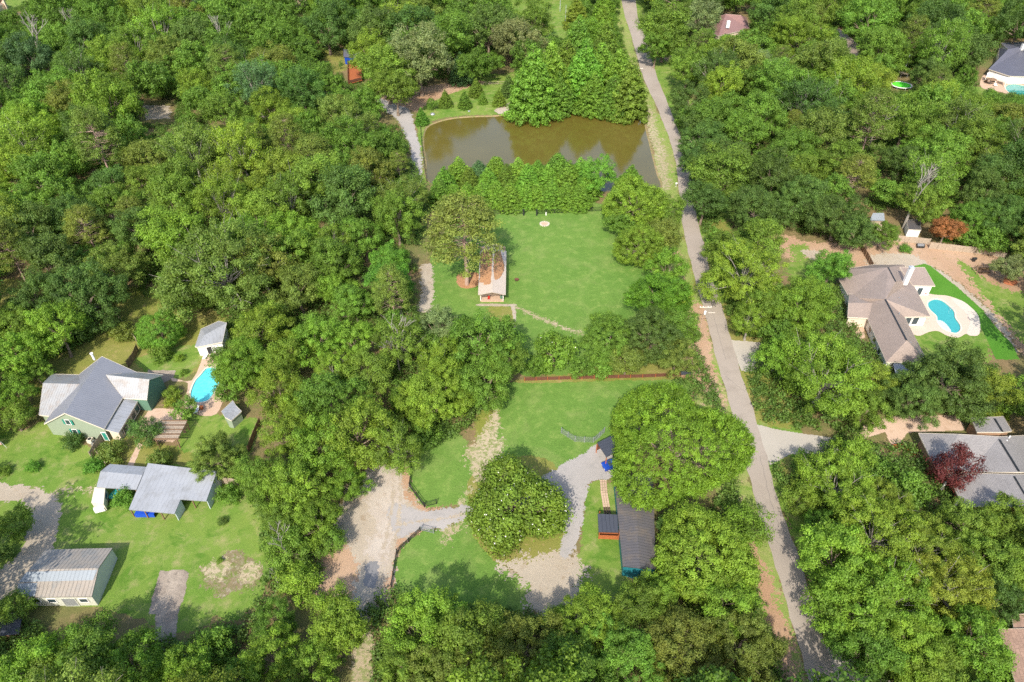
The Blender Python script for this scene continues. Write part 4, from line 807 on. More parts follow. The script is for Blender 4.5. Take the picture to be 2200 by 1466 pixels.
# ================================================================== FENCES
def fence(label, pts, hgt, mat, style='board', post=2.4, name='wooden_fence', pmat=None, rails=2):
    P = [G(*q) for q in pts]; r = empty(name, (P[0].x, P[0].y, 0), label=label, cat='fence'); pb = MB(); n = 0
    for i in range(len(P)-1):
        a, b = P[i], P[i+1]; L_ = (b-a).length; k = max(1, int(round(L_/post)))
        for j in range(k+(i == len(P)-2)):
            p = a.lerp(b, j/k); n += 1
            if n <= 95: MB().box((p.x, p.y, (hgt+.08)/2), (.12, .12, hgt+.08), math.atan2(b.y-a.y, b.x-a.x)).build('post', pmat or mat, r)
        if style == 'board':
            d = (b-a).normalized(); m = max(1, int(L_/.3))
            for j in range(m):
                q0 = a.lerp(b, (j+.03)/m); q1 = a.lerp(b, (j+.97)/m); hh = hgt*(1+.02*math.sin(j*12.9)); o_ = Vector((-d.y, d.x, 0))*(.02*math.sin(j*7.7)+.075)
                pb.bar(q0+o_+Vector((0, 0, hh/2)), q1+o_+Vector((0, 0, hh/2)), .025, hh)
        elif style == 'rail':
            for z in [hgt*(j+.6)/rails for j in range(rails)]: pb.bar(a+Vector((0, 0, z)), b+Vector((0, 0, z)), .05, .13)
        elif style == 'picket':
            for z in (.15, hgt-.1): pb.bar(a+Vector((0, 0, z)), b+Vector((0, 0, z)), .04, .05)
            m = int(L_/.16)
            for j in range(m): q = a.lerp(b, (j+.5)/m); pb.box((q.x, q.y, hgt/2), (.03, .03, hgt))
        elif style == 'mesh':
            for j in range(int(hgt/.18)+1): z = j*.18+.03; pb.bar(a+Vector((0, 0, z)), b+Vector((0, 0, z)), .018, .018)
            m = int(L_/.18)
            for j in range(m): q = a.lerp(b, (j+.5)/m); pb.box((q.x, q.y, hgt/2), (.018, .018, hgt))
    pb.build({'board': 'boards', 'rail': 'rails', 'picket': 'pickets', 'mesh': 'wire_mesh'}[style], mat, r); return r
fence('low red-brown board fence between the main lawn and the front lawn', [(1127, 819), (1250, 815), (1380, 812), (1463, 808)], .95, 'redwood', 'board', 2.6, pmat='orange')
fence('black metal fence left part behind the main lawn', [(1030, 461), (1080, 460), (1125, 460)], 1.3, 'black', 'picket', 2.6, 'metal_fence')
fence('black metal fence right part behind the main lawn, under the cypress row', [(1153, 460), (1230, 457), (1312, 452)], 1.3, 'black', 'picket', 2.6, 'metal_fence')
for x in (1125, 1153):
    p = G(x, 463); tag(MB().box((p.x, p.y, .9), (.42, .42, 1.8)).box((p.x, p.y, 1.85), (.55, .55, .1)).build('gate_pillar', 'black'), ('left' if x < 1140 else 'right')+' black pillar of the gap in the metal fence behind the lawn', 'pillar')
fence('thin black rail fence along the left shore of the pond', [(903, 270), (906, 310), (911, 350), (917, 392)], 1.2, 'black', 'rail', 3, 'rail_fence')
fence('black rail fence round the left end of the front lawn', [(885, 1003), (880, 1047), (911, 1089)], 1.2, 'black', 'rail', 2.4, 'rail_fence', rails=3)
fence('open black gate leaf above the gravel entrance', [(912, 1090), (938, 1083)], 1.25, 'black', 'picket', 2.4, 'entrance_gate')
fence('black rail fence along the left side of the lower lawn', [(841, 1262), (853, 1189), (903, 1142)], 1.2, 'black', 'rail', 2.4, 'rail_fence', rails=3)
fence('open black gate leaf below the gravel entrance', [(905, 1140), (932, 1146)], 1.25, 'grey', 'picket', 2.4, 'entrance_gate')
fence('half ring of silvery wire mesh fence standing on the front lawn', [(1206, 931), (1220, 940), (1235, 949), (1255, 950.5), (1275, 951), (1287, 941), (1298, 930)], 1.5, 'grey', 'mesh', 2.2, 'wire_fence')
fence('tall dark board fence running behind the round green tree', [(258, 690), (278, 716), (297, 740)], 1.7, 'wood', 'board', 2.4)
fence('dark leaning board fence beside the green house gable', [(297, 752), (290, 770), (277, 790)], 1.8, 'brown', 'board', 2.4)
fence('wooden fence at the lower corner of the green house', [(228, 938), (208, 966), (198, 985)], 1.8, 'wood', 'board', 2.4)
fence('narrow rail fence leading down to the carport', [(200, 965), (217, 985), (230, 1003)], 1.3, 'wood', 'rail', 2.0, 'rail_fence')
fence('brown board fence at the right edge of the pool yard', [(560, 910), (547, 940), (535, 972)], 1.8, 'brown', 'board', 2.4)
fence('weathered grey board fence right of the tin shed', [(474, 1040), (492, 1042), (513, 1045)], 1.9, 'wood', 'board', 2.4)
fence('weathered grey board fence, left stretch in front of the white-fronted shed', [(1902, 516), (1950, 522), (1995, 526)], 1.9, 'wood', 'board', 2.4)
fence('long weathered grey board fence along the back of the sandy yard', [(1995, 534), (2030, 538), (2104, 546), (2133, 549), (2156, 558)], 1.9, 'wood', 'board', 2.4)
fence('brown board fence running from the trees to the brown-roofed house', [(1843, 528), (1858, 552), (1872, 578)], 1.8, 'brown', 'board', 2.4)
fence('grey wooden fence behind the small evergreens on the far shore', [(1035, 183), (1070, 182), (1092, 180)], 1.4, 'wood', 'rail', 3, 'rail_fence')

# ================================================================== SMALL THINGS
def utility_pole(base, hgt, label, arm=2.6, trans=True, lean=(0, 0)):
    p = G(*base); r = empty('utility_pole', (p.x, p.y, 0), label=label, cat='utility pole'); tp = p+Vector((lean[0], lean[1], hgt))
    MB().tube(p, tp, .17, .11, n=10).build('pole', 'poleWood', r); q = p.lerp(tp, .965)
    MB().box((q.x, q.y-.16, q.z), (arm, .1, .13)).build('crossarm', 'cream', r)
    for s in (-1, -.45, .45, 1): MB().lathe((q.x+s*arm*.46, q.y-.16, q.z+.06), [(.05, 0), (.08, .05), (.05, .12), (.07, .16), (.03, .22)], 8).build('insulator', 'white', r)
    if trans: MB().lathe((q.x+.05, q.y-.42, q.z-1.7), [(.2, 0), (.24, .05), (.24, .75), (.2, .82), (.08, .9)], 12).build('transformer', 'white', r)
    if trans: MB().box((q.x+1.6, q.y-.16, q.z-1.5), (1.5, .08, .1)).build('lower_arm', 'cream', r)
    return r, q
u1, q1 = utility_pole((1495, 737), 10.6, 'lone wooden utility pole with white transformer beside the road', lean=(.4, .1))
u2, q2 = utility_pole((1369, 193), 9.0, 'far wooden utility pole by the road above the pond', trans=False)
def wire(a, b, sag, n=14):
    m = MB(); pr = None
    for s in range(n+1):
        t = s/n; p = a.lerp(b, t)-Vector((0, 0, sag*4*t*(1-t)))
        if pr is not None: m.tube(pr, p, .012, n=3, cap=False)
        pr = p
    return m
for x, y, hg, lb in ((1214, 60, 11, 'thin grey pole in the far grass field, nearer one'), (1203, 25, 12, 'thin grey pole in the far grass field, farther one')):
    p = G(x, y); tag(MB().tube(p, p+Vector((0, 0, hg)), .16, .1, n=8).build('field_pole', 'steel'), lb, 'pole')
# brick kiosk at the fence end
h = house('bin_shelter', 'small dark grey roofed bin shelter at the road end of the red-brown fence', 'shelter', (1474, 806)); 
roof(h, 'roof', [[(1463, 797, 1.3), (1486, 796, 1.3), (1489, 804, 1.2), (1463, 805, 1.2)]], 'r_slate', walls='brick', inset=.1)
# fire pit ring on the main lawn
p = G(1170, 482); r = empty('fire_pit', (p.x, p.y, 0), label='round stone fire pit on the far end of the main lawn', cat='fire pit')
for k in range(16):
    a = 2*math.pi*k/16; MB().box((p.x+1.25*math.cos(a), p.y+1.25*math.sin(a), .13), (.4, .3, .26), a).build('stone', 'stone', r)
MB().lathe((p.x, p.y, .02), [(1.1, 0), (1.1, .03)], 16).build('gravel_bed', 'peach', r)
p = G(1110, 603); r = empty('iron_fire_bowl', (p.x, p.y, 0), label='rusty iron fire bowl on the lawn right of the cottage', cat='fire bowl')
MB().lathe((p.x, p.y, 0), [(.2, .1), (.55, .3), (.62, .42), (.55, .42), (.2, .25)], 12).build('bowl', 'redwood', r)
for k in range(3): a = 2.1*k; MB().tube((p.x+.35*math.cos(a), p.y+.35*math.sin(a), .25), (p.x+.7*math.cos(a), p.y+.7*math.sin(a), 0), .05).build('leg', 'black', r)
for x, y, lb in ((1092, 447, 'left white board of the pair behind the black metal fence'), (1109, 447, 'right white board of the pair behind the black metal fence')):
    p = G(x, y+6); t = empty('white_board', (p.x, p.y, 0), label=lb, cat='board'); MB().box((p.x, p.y, 1.1), (1.5, .6, .08)).build('panel', 'white', t)
    for s in (-.6, .6): MB().box((p.x+s, p.y, .5), (.08, .08, 1.05)).build('leg', 'grey', t)
p = G(1173, 463); tag(MB().box((p.x, p.y, .5), (.25, .25, 1)).build('white_post', 'white'), 'short white post beside the gate gap on the main lawn', 'post')
# stepping stone walk
r = empty('paver_walk', tuple(G(1296, 1040)), label='walk of small pinkish pavers from gravel drive to the porch annex', cat='walkway'); b = MB(); ps = [G(1296, 1034), G(1298, 1060), G(1303, 1090), G(1306, 1108)]
for i in range(3):
    for j in range(8):
        c = ps[i].lerp(ps[i+1], j/8); ang = math.atan2(ps[i+1].y-ps[i].y, ps[i+1].x-ps[i].x)
        for s in (-.42, 0, .42): b.box((c.x-math.sin(ang)*s, c.y+math.cos(ang)*s, .05), (.4, .36, .06), ang)
b.build('pavers', 'peach', r)
# swing bench
p = G(2112, 586); r = empty('garden_swing', (p.x, p.y, 0), label='wooden swing bench in its frame in the sandy yard', cat='swing')
for s in (-1, 1):
    x = p.x+s*2.3
    MB().tube((x, p.y-1.1, 0), (x, p.y, 2.3), .09).tube((x, p.y+1.1, 0), (x, p.y, 2.3), .09).tube((x, p.y-.6, 1.0), (x, p.y+.6, 1.0), .07).build('side_frame', 'brown', r)
MB().tube((p.x-2.4, p.y, 2.3), (p.x+2.4, p.y, 2.3), .1).build('top_beam', 'brown', r)
MB().box((p.x, p.y-.1, .55), (3.0, 1.1, .1)).build('seat', 'brown', r); MB().box((p.x, p.y+.45, .95), (3.0, .1, .8)).build('backrest', 'brown', r)
for s in (-1.4, 1.4): MB().tube((p.x+s, p.y, .6), (p.x+s, p.y, 2.3), .025).build('chain', 'black', r)
p = G(2091, 562); r = empty('barrel_grill', (p.x, p.y, 0), label='small black grill standing behind the wooden swing bench', cat='grill'); MB().tube((p.x-.5, p.y, .9), (p.x+.5, p.y, .9), .35, n=12).build('drum', 'black', r); MB().box((p.x, p.y, .35), (.7, .4, .7)).build('stand', 'black', r)
# round mulch bed by the tree in the sandy yard
sheet('mulch_ring', [[(2152, 600), (2172, 597), (2186, 604), (2182, 613), (2162, 612)]], .03, 'redclay', .25, .3, .6, label='orange mulch ring under the pale bush at the right', cat='mulch bed')
sheet('flower_bed', [[(1427, 125), (1450, 118), (1475, 122), (1470, 133), (1440, 136)]], .03, 'dirt', .4, .4, .6, label='round brown flower bed by the far road', cat='flower bed')
# trampoline: green mat with net
p = G(1935, 187); r = empty('trampoline', (p.x, p.y, 0), label='large lime green trampoline in the far right garden', cat='trampoline')
MB().lathe((p.x, p.y, .85), [(2.9*1.25, 0), (2.9*1.25, .04)], 24).build('mat', 'lime', r)
MB().lathe((p.x, p.y, .8), [(4.4, 0), (4.4, .12), (3.7, .14), (3.7, .02)], 24).build('rim', 'white', r)
for k in range(8): a = math.pi*k/4; MB().tube((p.x+4.2*math.cos(a), p.y+4.2*math.sin(a), 0), (p.x+4.2*math.cos(a), p.y+4.2*math.sin(a), 1.0), .08).build('leg', 'steel', r)
p = G(1938, 165); r = empty('play_frame', (p.x, p.y, 0), label='grey and orange play frame with slide behind the trampoline', cat='play frame')
MB().box((p.x, p.y, 1.5), (3, 3, .15)).build('platform', 'wood', r)
for sx in (-1.4, 1.4):
    for sy in (-1.4, 1.4): MB().box((p.x+sx, p.y+sy, 1.7), (.18, .18, 3.4)).build('post', 'grey', r)
MB().bar((p.x+1.5, p.y, 1.6), (p.x+6.5, p.y+3, 3.6), .9, .12).build('slide', 'orange', r); MB().tube((p.x, p.y, 3.3), (p.x+.6, p.y+1, 9), .2).build('mast', 'steel', r)
# air conditioners, flag, rocks, loungers
for x, y, lb in ((196, 950, 'white air conditioner at the wall corner of the green house'), (206, 956, 'grey air conditioner next to the white one at the green house')):
    p = G(x, y); r = empty('air_conditioner', (p.x, p.y, 0), label=lb, cat='air conditioner'); MB().box((p.x, p.y, .45), (.9, .9, .9)).build('cabinet', 'cream' if x < 200 else 'grey', r); MB().lathe((p.x, p.y, .9), [(.36, 0), (.36, .05)], 14).build('fan_grille', 'black', r)
for x, y, m, lb in ((1808, 669, 'grey', 'grey air conditioner at the left side of the brown-roofed house'), (1818, 688, 'cream', 'cream air conditioner at the left side of the brown-roofed house')):
    p = G(x, y); r = empty('air_conditioner', (p.x, p.y, 0), label=lb, cat='air conditioner'); MB().box((p.x, p.y, .45), (.9, .9, .9)).build('cabinet', m, r); MB().lathe((p.x, p.y, .9), [(.36, 0), (.36, .05)], 14).build('fan_grille', 'black', r)
p = G(14, 962); r = empty('flag', (p.x, p.y, 0), label='small red white and blue flag leaning at the left edge', cat='flag'); MB().tube(p, p+Vector((-.6, .2, 1.5)), .03).build('flag_pole', 'white', r)
fb = MB(); 
f0 = p+Vector((-.55, .15, 1.45))
for k in range(6): fb.box((f0.x-.75, f0.y-.1, f0.z-.12*k), (1.5, .04, .06))
fb.build('white_stripes', 'white', r); fb = MB()
for k in range(6): fb.box((f0.x-.75, f0.y-.1, f0.z-.06-.12*k), (1.5, .04, .06))
fb.build('red_stripes', 'red', r); MB().box((f0.x-1.1, f0.y-.13, f0.z-.12), (.7, .04, .4)).build('blue_field', 'blue', r)
def rock(x, y, s, lb, m='stone'):
    p = G(x, y); rr = random.Random(int(x*7+y)); V = []; b = MB(); prof = [(s*.8, 0), (s, s*.25), (s*.7, s*.6), (s*.2, s*.72)]; b.lathe(p, prof, 9)
    b.V = [(v[0]+rr.uniform(-.15, .15)*s, v[1]+rr.uniform(-.15, .15)*s, v[2]+rr.uniform(-.05, .05)*s) for v in b.V]; return tag(b.build('boulder', m), lb, 'boulder')
rock(930, 247, 1.0, 'dark blue-grey boulder on the far left shore of the pond', 'grey'); rock(1008, 240, .6, 'small dark boulder on the far shore of the pond', 'grey')
p = G(1452, 402); r = empty('mailbox', (p.x, p.y, 0), label='white mailbox at the roadside near the pond corner', cat='mailbox'); MB().box((p.x, p.y, .55), (.12, .12, 1.1)).build('post', 'white', r); MB().box((p.x, p.y, 1.2), (.6, .3, .3)).tube((p.x-.3, p.y, 1.35), (p.x+.3, p.y, 1.35), .15, n=10).build('box', 'white', r)
for x, y, lb, m in ((442, 768, 'white pool lounger on the peach deck above the turquoise pool', 'white'), (424, 883, 'white bench on the deck below the turquoise pool', 'white'), (434, 879, 'terracotta planter beside the white bench', 'orange')):
    p = G(x, y); t = empty('planter' if m == 'orange' else 'lounger', (p.x, p.y, 0), label=lb, cat='planter' if m == 'orange' else 'lounger')
    if m == 'orange': MB().lathe((p.x, p.y, .04), [(.3, 0), (.45, .6), (.38, .6)], 12).build('pot', 'orange', t)
    else:
        MB().box((p.x, p.y, .35), (.7, 1.9, .08)).build('seat', m, t); MB().box((p.x, p.y+.9, .6), (.7, .08, .5)).build('backrest', m, t)
        for sx in (-.3, .3):
            for sy in (-.8, .8): MB().box((p.x+sx, p.y+sy, .17), (.06, .06, .34)).build('leg', m, t)
p = G(1986, 634); r = empty('patio_table', (p.x, p.y, 0), label='small red patio table by the rear wing of the brown-roofed house', cat='table'); MB().lathe((p.x, p.y, .7), [(.45, 0), (.45, .05)], 12).build('table_top', 'red', r); MB().tube((p.x, p.y, .05), (p.x, p.y, .7), .06).build('leg', 'red', r)
# ================================================================== TREES
def leafcards(C, RC, per, card, tone, rng, flat=.8, up=.35, centre=np.zeros(3), tuft=1.0, fill=.12):
    """many leaf-sized faces round each bough C (k,3) radius RC"""
    k = len(C); idx = np.repeat(np.arange(k), per); n = len(idx)
    d = rng.normal(size=(n, 3)); d /= np.linalg.norm(d, axis=1)[:, None]
    out = C-centre; out /= np.linalg.norm(out, axis=1)[:, None]+1e-9
    d += out[idx]*.45; d[:, 2] += up; d /= np.linalg.norm(d, axis=1)[:, None]
    rad = RC[idx]*(1.08-rng.random(n)**1.5*.55)*(1+.30*np.sin(7*d[:, 0]+idx)*np.cos(6*d[:, 1]+idx*2))
    P = C[idx]+d*rad[:, None]*np.array((1, 1, flat)); P += out[idx]*((d*out[idx]).sum(1)*rad*.35)[:, None]
    m = rng.random(n) < fill; P[m] = C[idx][m]+d[m]*(rad[m]*.4)[:, None]
    N = d*.8+rng.normal(size=(n, 3))*.36; N[:, 2] += .15; N /= np.linalg.norm(N, axis=1)[:, None]
    T = np.cross(N, rng.normal(size=(n, 3))); T /= np.linalg.norm(T, axis=1)[:, None]; B = np.cross(N, T)
    s = card*(.6+.8*rng.random(n)); a = (s*.5)[:, None]; b = (s*.5*(.45+.3*rng.random(n))*tuft)[:, None]
    bend = N*(s*.12)[:, None]
    V = np.stack([P-T*a-bend, P-B*b*1.0+T*a*.1, P+T*a-bend, P+B*b+T*a*.1], 1).reshape(-1, 3)
    v = tone[idx]+rng.normal(size=n)*.08
    return V, np.arange(4*n).reshape(n, 4), np.clip(v, 0, 1)
def limbs(seed, pts, H0, r0, mat_r=.5, base=(0, 0, 0), wob=.3, keep=1.0, fork=None):
    rr = random.Random(seed); b = MB(); base = Vector(base); fork = Vector(fork) if fork else Vector((rr.uniform(-.4, .4), rr.uniform(-.4, .4), H0))
    pr = base; segs = 4
    for s in range(1, segs+1):
        p = base.lerp(fork, s/segs)+Vector((rr.uniform(-1, 1)*wob*.4, rr.uniform(-1, 1)*wob*.4, 0))*(s < segs)
        b.tube(pr, p, r0*(1.25 if s == 1 else 1-.1*s+.1), r0*(1-.1*s), n=7, cap=False); pr = p
    for q in pts:
        if rr.random() > keep: continue
        q = Vector(q); mid = pr.lerp(q, .45)+Vector((rr.uniform(-1, 1)*wob, rr.uniform(-1, 1)*wob, rr.uniform(-.6, .8)*wob)); r1 = r0*mat_r*rr.uniform(.6, 1)
        b.tube(pr, mid, r1, r1*.7, n=5, cap=False); b.tube(mid, q, r1*.7, r1*.25, n=5, cap=False)
        for _ in range(2):
            t = mid.lerp(q, rr.uniform(.2, .7)); e = t+(q-mid)*rr.uniform(.3, .6)+Vector((rr.uniform(-1, 1), rr.uniform(-1, 1), rr.uniform(-.2, 1)))*(q-mid).length*.35
            b.tube(t, e, r1*.35, r1*.1, n=4, cap=False)
    return b
def crown_points(rng, n, R, Rz, zc, low=-.35, lumps=5, inner=.5, amp=1.0):
    P = []; ph = rng.random(12)*6.28
    tries = 0
    while len(P) < n and tries < n*60:
        tries += 1
        d = rng.normal(size=3); d /= np.linalg.norm(d)
        if d[2] < low: continue
        a = math.atan2(d[1], d[0]); k = 1+amp*(.16*math.sin(3*a+ph[0])+.11*math.sin(2*a+ph[1]+d[2]*3)+.08*math.sin(5*a+ph[2]))
        r = k*(inner+(1-inner)*rng.random()**.35); p = np.array((d[0]*R*r, d[1]*R*r, zc+d[2]*Rz*r))
        md = .30*R*math.sqrt(40/n)*1.1
        if all(np.linalg.norm(p-q) > md for q in P) or tries > n*45: P.append(p)
    return np.array(P)
def lobed_points(rng, n, R, Rz, zc, low=-.6, nl=4, inner=.72):
    lobes = [(np.zeros(3), .62)]
    a0 = rng.random()*6.28
    for k in range(nl): a = a0+6.28*k/nl+rng.normal()*.35; q = .36+.26*rng.random(); lobes.append((np.array((q*math.cos(a), q*math.sin(a), rng.uniform(-.40, .34))), (.42+.14*rng.random())*(1 if nl < 6 else .82)))
    for k in range(nl-2): a = rng.random()*6.28; q = .15+.3*rng.random(); lobes.append((np.array((q*math.cos(a), q*math.sin(a), .35+.25*rng.random())), .26+.14*rng.random()))
    P = []; w_ = np.array([r*r for _, r in lobes]); w_ /= w_.sum(); tries = 0; md = 2.0/math.sqrt(n)
    while len(P) < n and tries < n*80:
        tries += 1; c, r = lobes[rng.choice(len(lobes), p=w_)]; d = rng.normal(size=3); d /= np.linalg.norm(d); p = c+d*r*(inner+(1.10-inner)*rng.random())
        if p[2] < low: continue
        if any(np.linalg.norm(p-c2) < r2*.60 for c2, r2 in lobes if c2 is not c): continue
        if all(np.linalg.norm(p-q) > md*.62 for q in P) or tries > n*60: P.append(p)
    P = np.array(P); return P*np.array((R, R, Rz))+np.array((0, 0, zc))
LIB = {}
def reg(kind, R, H, cz, crown, trunk, extra=None): LIB.setdefault(kind, []).append(dict(R=R, H=H, cz=cz, crown=crown, trunk=trunk, extra=extra))
def mkmesh(name, V, Fa, mat, attr=None):
    o = mesh_np(name, V, Fa, mat, attr=attr, link=False); me = o.data; bpy.data.objects.remove(o); return me
def make_oak(kind, seed, R, H, nb, per, card, bark='bark', pale=False, low=-.3, rc=(.24, .36), inner=.5, rzf=.72, amp=1):
    rng = np.random.default_rng(seed); Rz = R*rzf; zc = H-Rz*1.0
    if kind[0] == 'D': C = crown_points(rng, nb, R*.86, Rz*.86, zc, low, inner=inner, amp=amp)
    else: C = lobed_points(rng, nb, R, Rz, zc, low, nl=int(rng.integers(3, 6)) if R < 10 else int(rng.integers(6, 9)))
    RC = R*(rc[0]+(rc[1]-rc[0])*rng.random(len(C)))*math.sqrt(34/nb)
    tone = .42+.22*rng.normal(size=len(C))*.6; V, Q, v = leafcards(C, RC, per, card, tone, rng, centre=np.array((0, 0, zc-Rz*.4)))
    cm = mkmesh('crown', V, Q, 'leaf', v)
    ln = C[rng.permutation(len(C))[:(26 if pale else 12)]]
    if not pale: ln = np.array([0, 0, zc-Rz])+(ln-np.array([0, 0, zc-Rz]))*.72
    if pale: ln = np.array([0, 0, zc-Rz])+(ln-np.array([0, 0, zc-Rz]))*(1.0+.16*rng.random((len(ln), 1)))
    b = limbs(seed, ln, H*.32, R*.05+.07, .55 if not pale else .34, wob=R*.08); tm = mkmesh('trunk', np.array(b.V), b.F, 'palebark' if pale else bark)
    reg(kind, R, H, zc, cm, tm)
for s in range(8): make_oak('M', 11+s, 6.5, 13, 100, 240, .29, low=-.72, rzf=.80, rc=(.18, .38))
for s in range(3): make_oak('Mp', 31+s, 6.5, 13.5, 84, 210, .28, pale=True, low=-.6, rzf=.78, rc=(.18, .34))
for s in range(4): make_oak('L', 51+s, 11, 16, 240, 250, .32, low=-.7, rzf=.72, rc=(.19, .38))
for s in range(2): make_oak('Lp', 61+s, 11, 16.5, 210, 240, .31, pale=True, low=-.65, rzf=.72, rc=(.18, .36))
for s in range(3): make_oak('S', 71+s, 3.5, 6.6, 40, 190, .24, low=-.8, rzf=.85, rc=(.22, .36))
# big smooth-domed oak with fine texture
make_oak('D', 91, 13, 17.5, 560, 230, .26, low=-.6, inner=.92, rzf=.72, rc=(.22, .34), amp=.75); make_oak('D2', 93, 9, 13, 230, 260, .28, low=-.65, inner=.85, rzf=.8, rc=(.24, .34), amp=.7)
def make_shrub(seed, R, H, nb, per, card):
    rng = np.random.default_rng(seed); C = crown_points(rng, nb, R*.7, H*.42, H*.45, -.6, inner=.4); RC = R*(.34+.16*rng.random(len(C)))
    V, Q, v = leafcards(C, RC, per, card, .42+.1*rng.normal(size=len(C)), rng, centre=np.array((0, 0, H*.3))); V[:, 2] = np.maximum(V[:, 2], .03)
    b = limbs(seed, C[:5], H*.2, .06, .6, wob=.1); reg('shrub', R, H, H*.5, mkmesh('foliage', V, Q, 'leaf', v), mkmesh('stem', np.array(b.V), b.F, 'bark'))
for s in range(3): make_shrub(101+s, 2.0, 2.6, 16, 170, .26)
def make_cypress(seed, R=4.3, H=12.0):
    rng = np.random.default_rng(seed); C = []; RC = []
    for z in np.linspace(.8, H-.5, 13):
        f = (1-(z/H)**1.35)*R*1.12*(.92+.2*rng.random()); m = max(1, int(2*math.pi*f/1.35)); ph = rng.random()*6.28
        for k in range(m):
            a = ph+2*math.pi*k/m+rng.normal()*.12; q = f*(.78+.22*rng.random()); C.append((q*math.cos(a), q*math.sin(a), z+rng.normal()*.2)); RC.append(.72+.35*rng.random())
            if f > 1.6: C.append((q*.45*math.cos(a), q*.45*math.sin(a), z+.2)); RC.append(.8)
    C = np.array(C); RC = np.array(RC)*.9
    V, Q, v = leafcards(C, RC, 110, .36, .45+.12*rng.normal(size=len(C)), rng, flat=.62, up=.3, centre=np.array((0, 0, H*.3)))
    b = MB(); b.tube((0, 0, 0), (0, 0, H*.95), .22, .04, n=7); reg('cypress', R, H, H*.45, mkmesh('crown', V, Q, 'leaf', v), mkmesh('trunk', np.array(b.V), b.F, 'bark'))
for s in range(3): make_cypress(121+s)
def make_pine(seed, R=7.5, H=22, lo=.38, nb=150):
    rng = np.random.default_rng(seed); C = []
    for i in range(nb):
        z = H*(lo+(1-lo)*rng.random()**.9); f = R*(1.0-.62*((z/H-lo)/(1-lo))**2.2); a = rng.random()*6.28; q = f*(.25+.75*rng.random()**.5)
        C.append((q*math.cos(a), q*math.sin(a), z+q*.08))
    C = np.array(C); RC = R*(.15+.11*rng.random(len(C)))
    V, Q, v = leafcards(C, RC, 130, .48, .42+.13*rng.normal(size=len(C)), rng, flat=.6, up=.5, tuft=.6)
    b = MB(); pr = Vector((0, 0, 0))
    for s in range(1, 9): p = Vector((.12*math.sin(s*1.3), .1*math.cos(s*1.1), H*.97*s/8)); b.tube(pr, p, .42*(1-.1*(s-1)), .42*(1-.1*s), n=8, cap=False); pr = p
    for c in C[::1]: b.tube((0, 0, c[2]-abs(c[0])*.25-.4), tuple(c), .08, .03, n=4, cap=False)
    for k in range(5): a = rng.random()*6.28; z = H*(.3+.25*rng.random()); b.tube((0, 0, z), (1.4*math.cos(a), 1.4*math.sin(a), z+.2), .06, .03, n=4)
    reg('pine', R, H, H*.74, mkmesh('crown', V, Q, 'leaf', v), mkmesh('trunk', np.array(b.V), b.F, 'pinebark'))
for s in range(3): make_pine(141+s)
def make_dead(seed, R=5, H=17):
    rr = random.Random(seed); b = MB()
    def grow(p, d, L_, r, dep):
        q = p+d*L_; b.tube(p, q, r, r*.72, n=6 if dep < 2 else 4, cap=False)
        if dep >= 4: return
        for k in range(rr.choice((2, 3)) if dep else 3):
            nd = (d+Vector((rr.uniform(-1, 1), rr.uniform(-1, 1), rr.uniform(-.2, .6)))*.62).normalized(); grow(q, nd, L_*rr.uniform(.5, .75), r*.6, dep+1)
    grow(Vector((0, 0, 0)), Vector((rr.uniform(-.08, .08), rr.uniform(-.08, .08), 1)).normalized(), H*.42, .34, 0)
    reg('dead', R, H, H*.7, None, mkmesh('trunk', np.array(b.V), b.F, 'palebark'))
for s in range(3): make_dead(161+s)
def make_magnolia(seed, R, H, nb, per, nf):
    rng = np.random.default_rng(seed); Rz = H*.52; zc = H*.48; C = crown_points(rng, nb, R*.84, Rz*.84, zc, -.75, inner=.8); RC = R*(.15+.08*rng.random(len(C)))*(1 if R > 6 else 1.5)
    V, Q, v = leafcards(C, RC, per, .42, .42+.13*rng.normal(size=len(C)), rng, centre=np.array((0, 0, zc-2))); V[:, 2] = np.maximum(V[:, 2], .1)
    ft = MB(); d = rng.normal(size=(nf, 3)); d /= np.linalg.norm(d, axis=1)[:, None]; d[:, 2] = np.abs(d[:, 2])
    for k in range(nf):
        i = rng.integers(len(C)); u = d[k]*.75+(C[i]-np.array((0, 0, zc)))/np.linalg.norm(C[i]-np.array((0, 0, zc))+1e-6)*.6; u /= np.linalg.norm(u); p = C[i]+u*RC[i]*1.05
        r = .08+.08*rng.random(); nn = Vector(u); t = nn.orthogonal().normalized(); bb = nn.cross(t); base = len(ft.V); pts = []
        for j in range(8): a = j*math.pi/4; rad = r*(1 if j % 2 else .55); pts.append(Vector(p)+(t*math.cos(a)+bb*math.sin(a))*rad+nn*(.08 if j % 2 else 0))
        ft.add([Vector(p)]+pts, [(0, 1+j, 1+(j+1) % 8) for j in range(8)])
    b = limbs(seed, C[::6], H*.3, .3, .5, wob=.4)
    reg('magnolia' if R > 6 else 'magnolia_s', R, H, zc, mkmesh('crown', V, Q, 'leaf', v), mkmesh('trunk', np.array(b.V), b.F, 'bark'), mkmesh('flowers', np.array(ft.V), ft.F, 'flower'))
make_magnolia(181, 7.6, 11.5, 260, 110, 230); make_magnolia(182, 4, 8, 60, 120, 22)
TONE = dict(bright=(.150, .268, .024), mid=(.118, .222, .024), dark=(.080, .158, .026), olive=(.138, .205, .030), yellow=(.182, .270, .028), pale=(.168, .228, .070),
            blue=(.075, .155, .045), cyp=(.135, .280, .028), maroon=(.100, .028, .022), rust=(.30, .16, .05), mag=(.125, .222, .022), dome=(.122, .250, .018), vivid=(.105, .258, .026), pineg=(.135, .205, .034))
TNAME = dict(pineg='olive green', bright='bright green', mid='mid green', dark='dark green', olive='olive green', yellow='yellow-green', pale='pale grey-green', blue='blue-green', cyp='fresh green', maroon='maroon', rust='rust-orange', mag='glossy green', dome='rich green', vivid='vivid green')
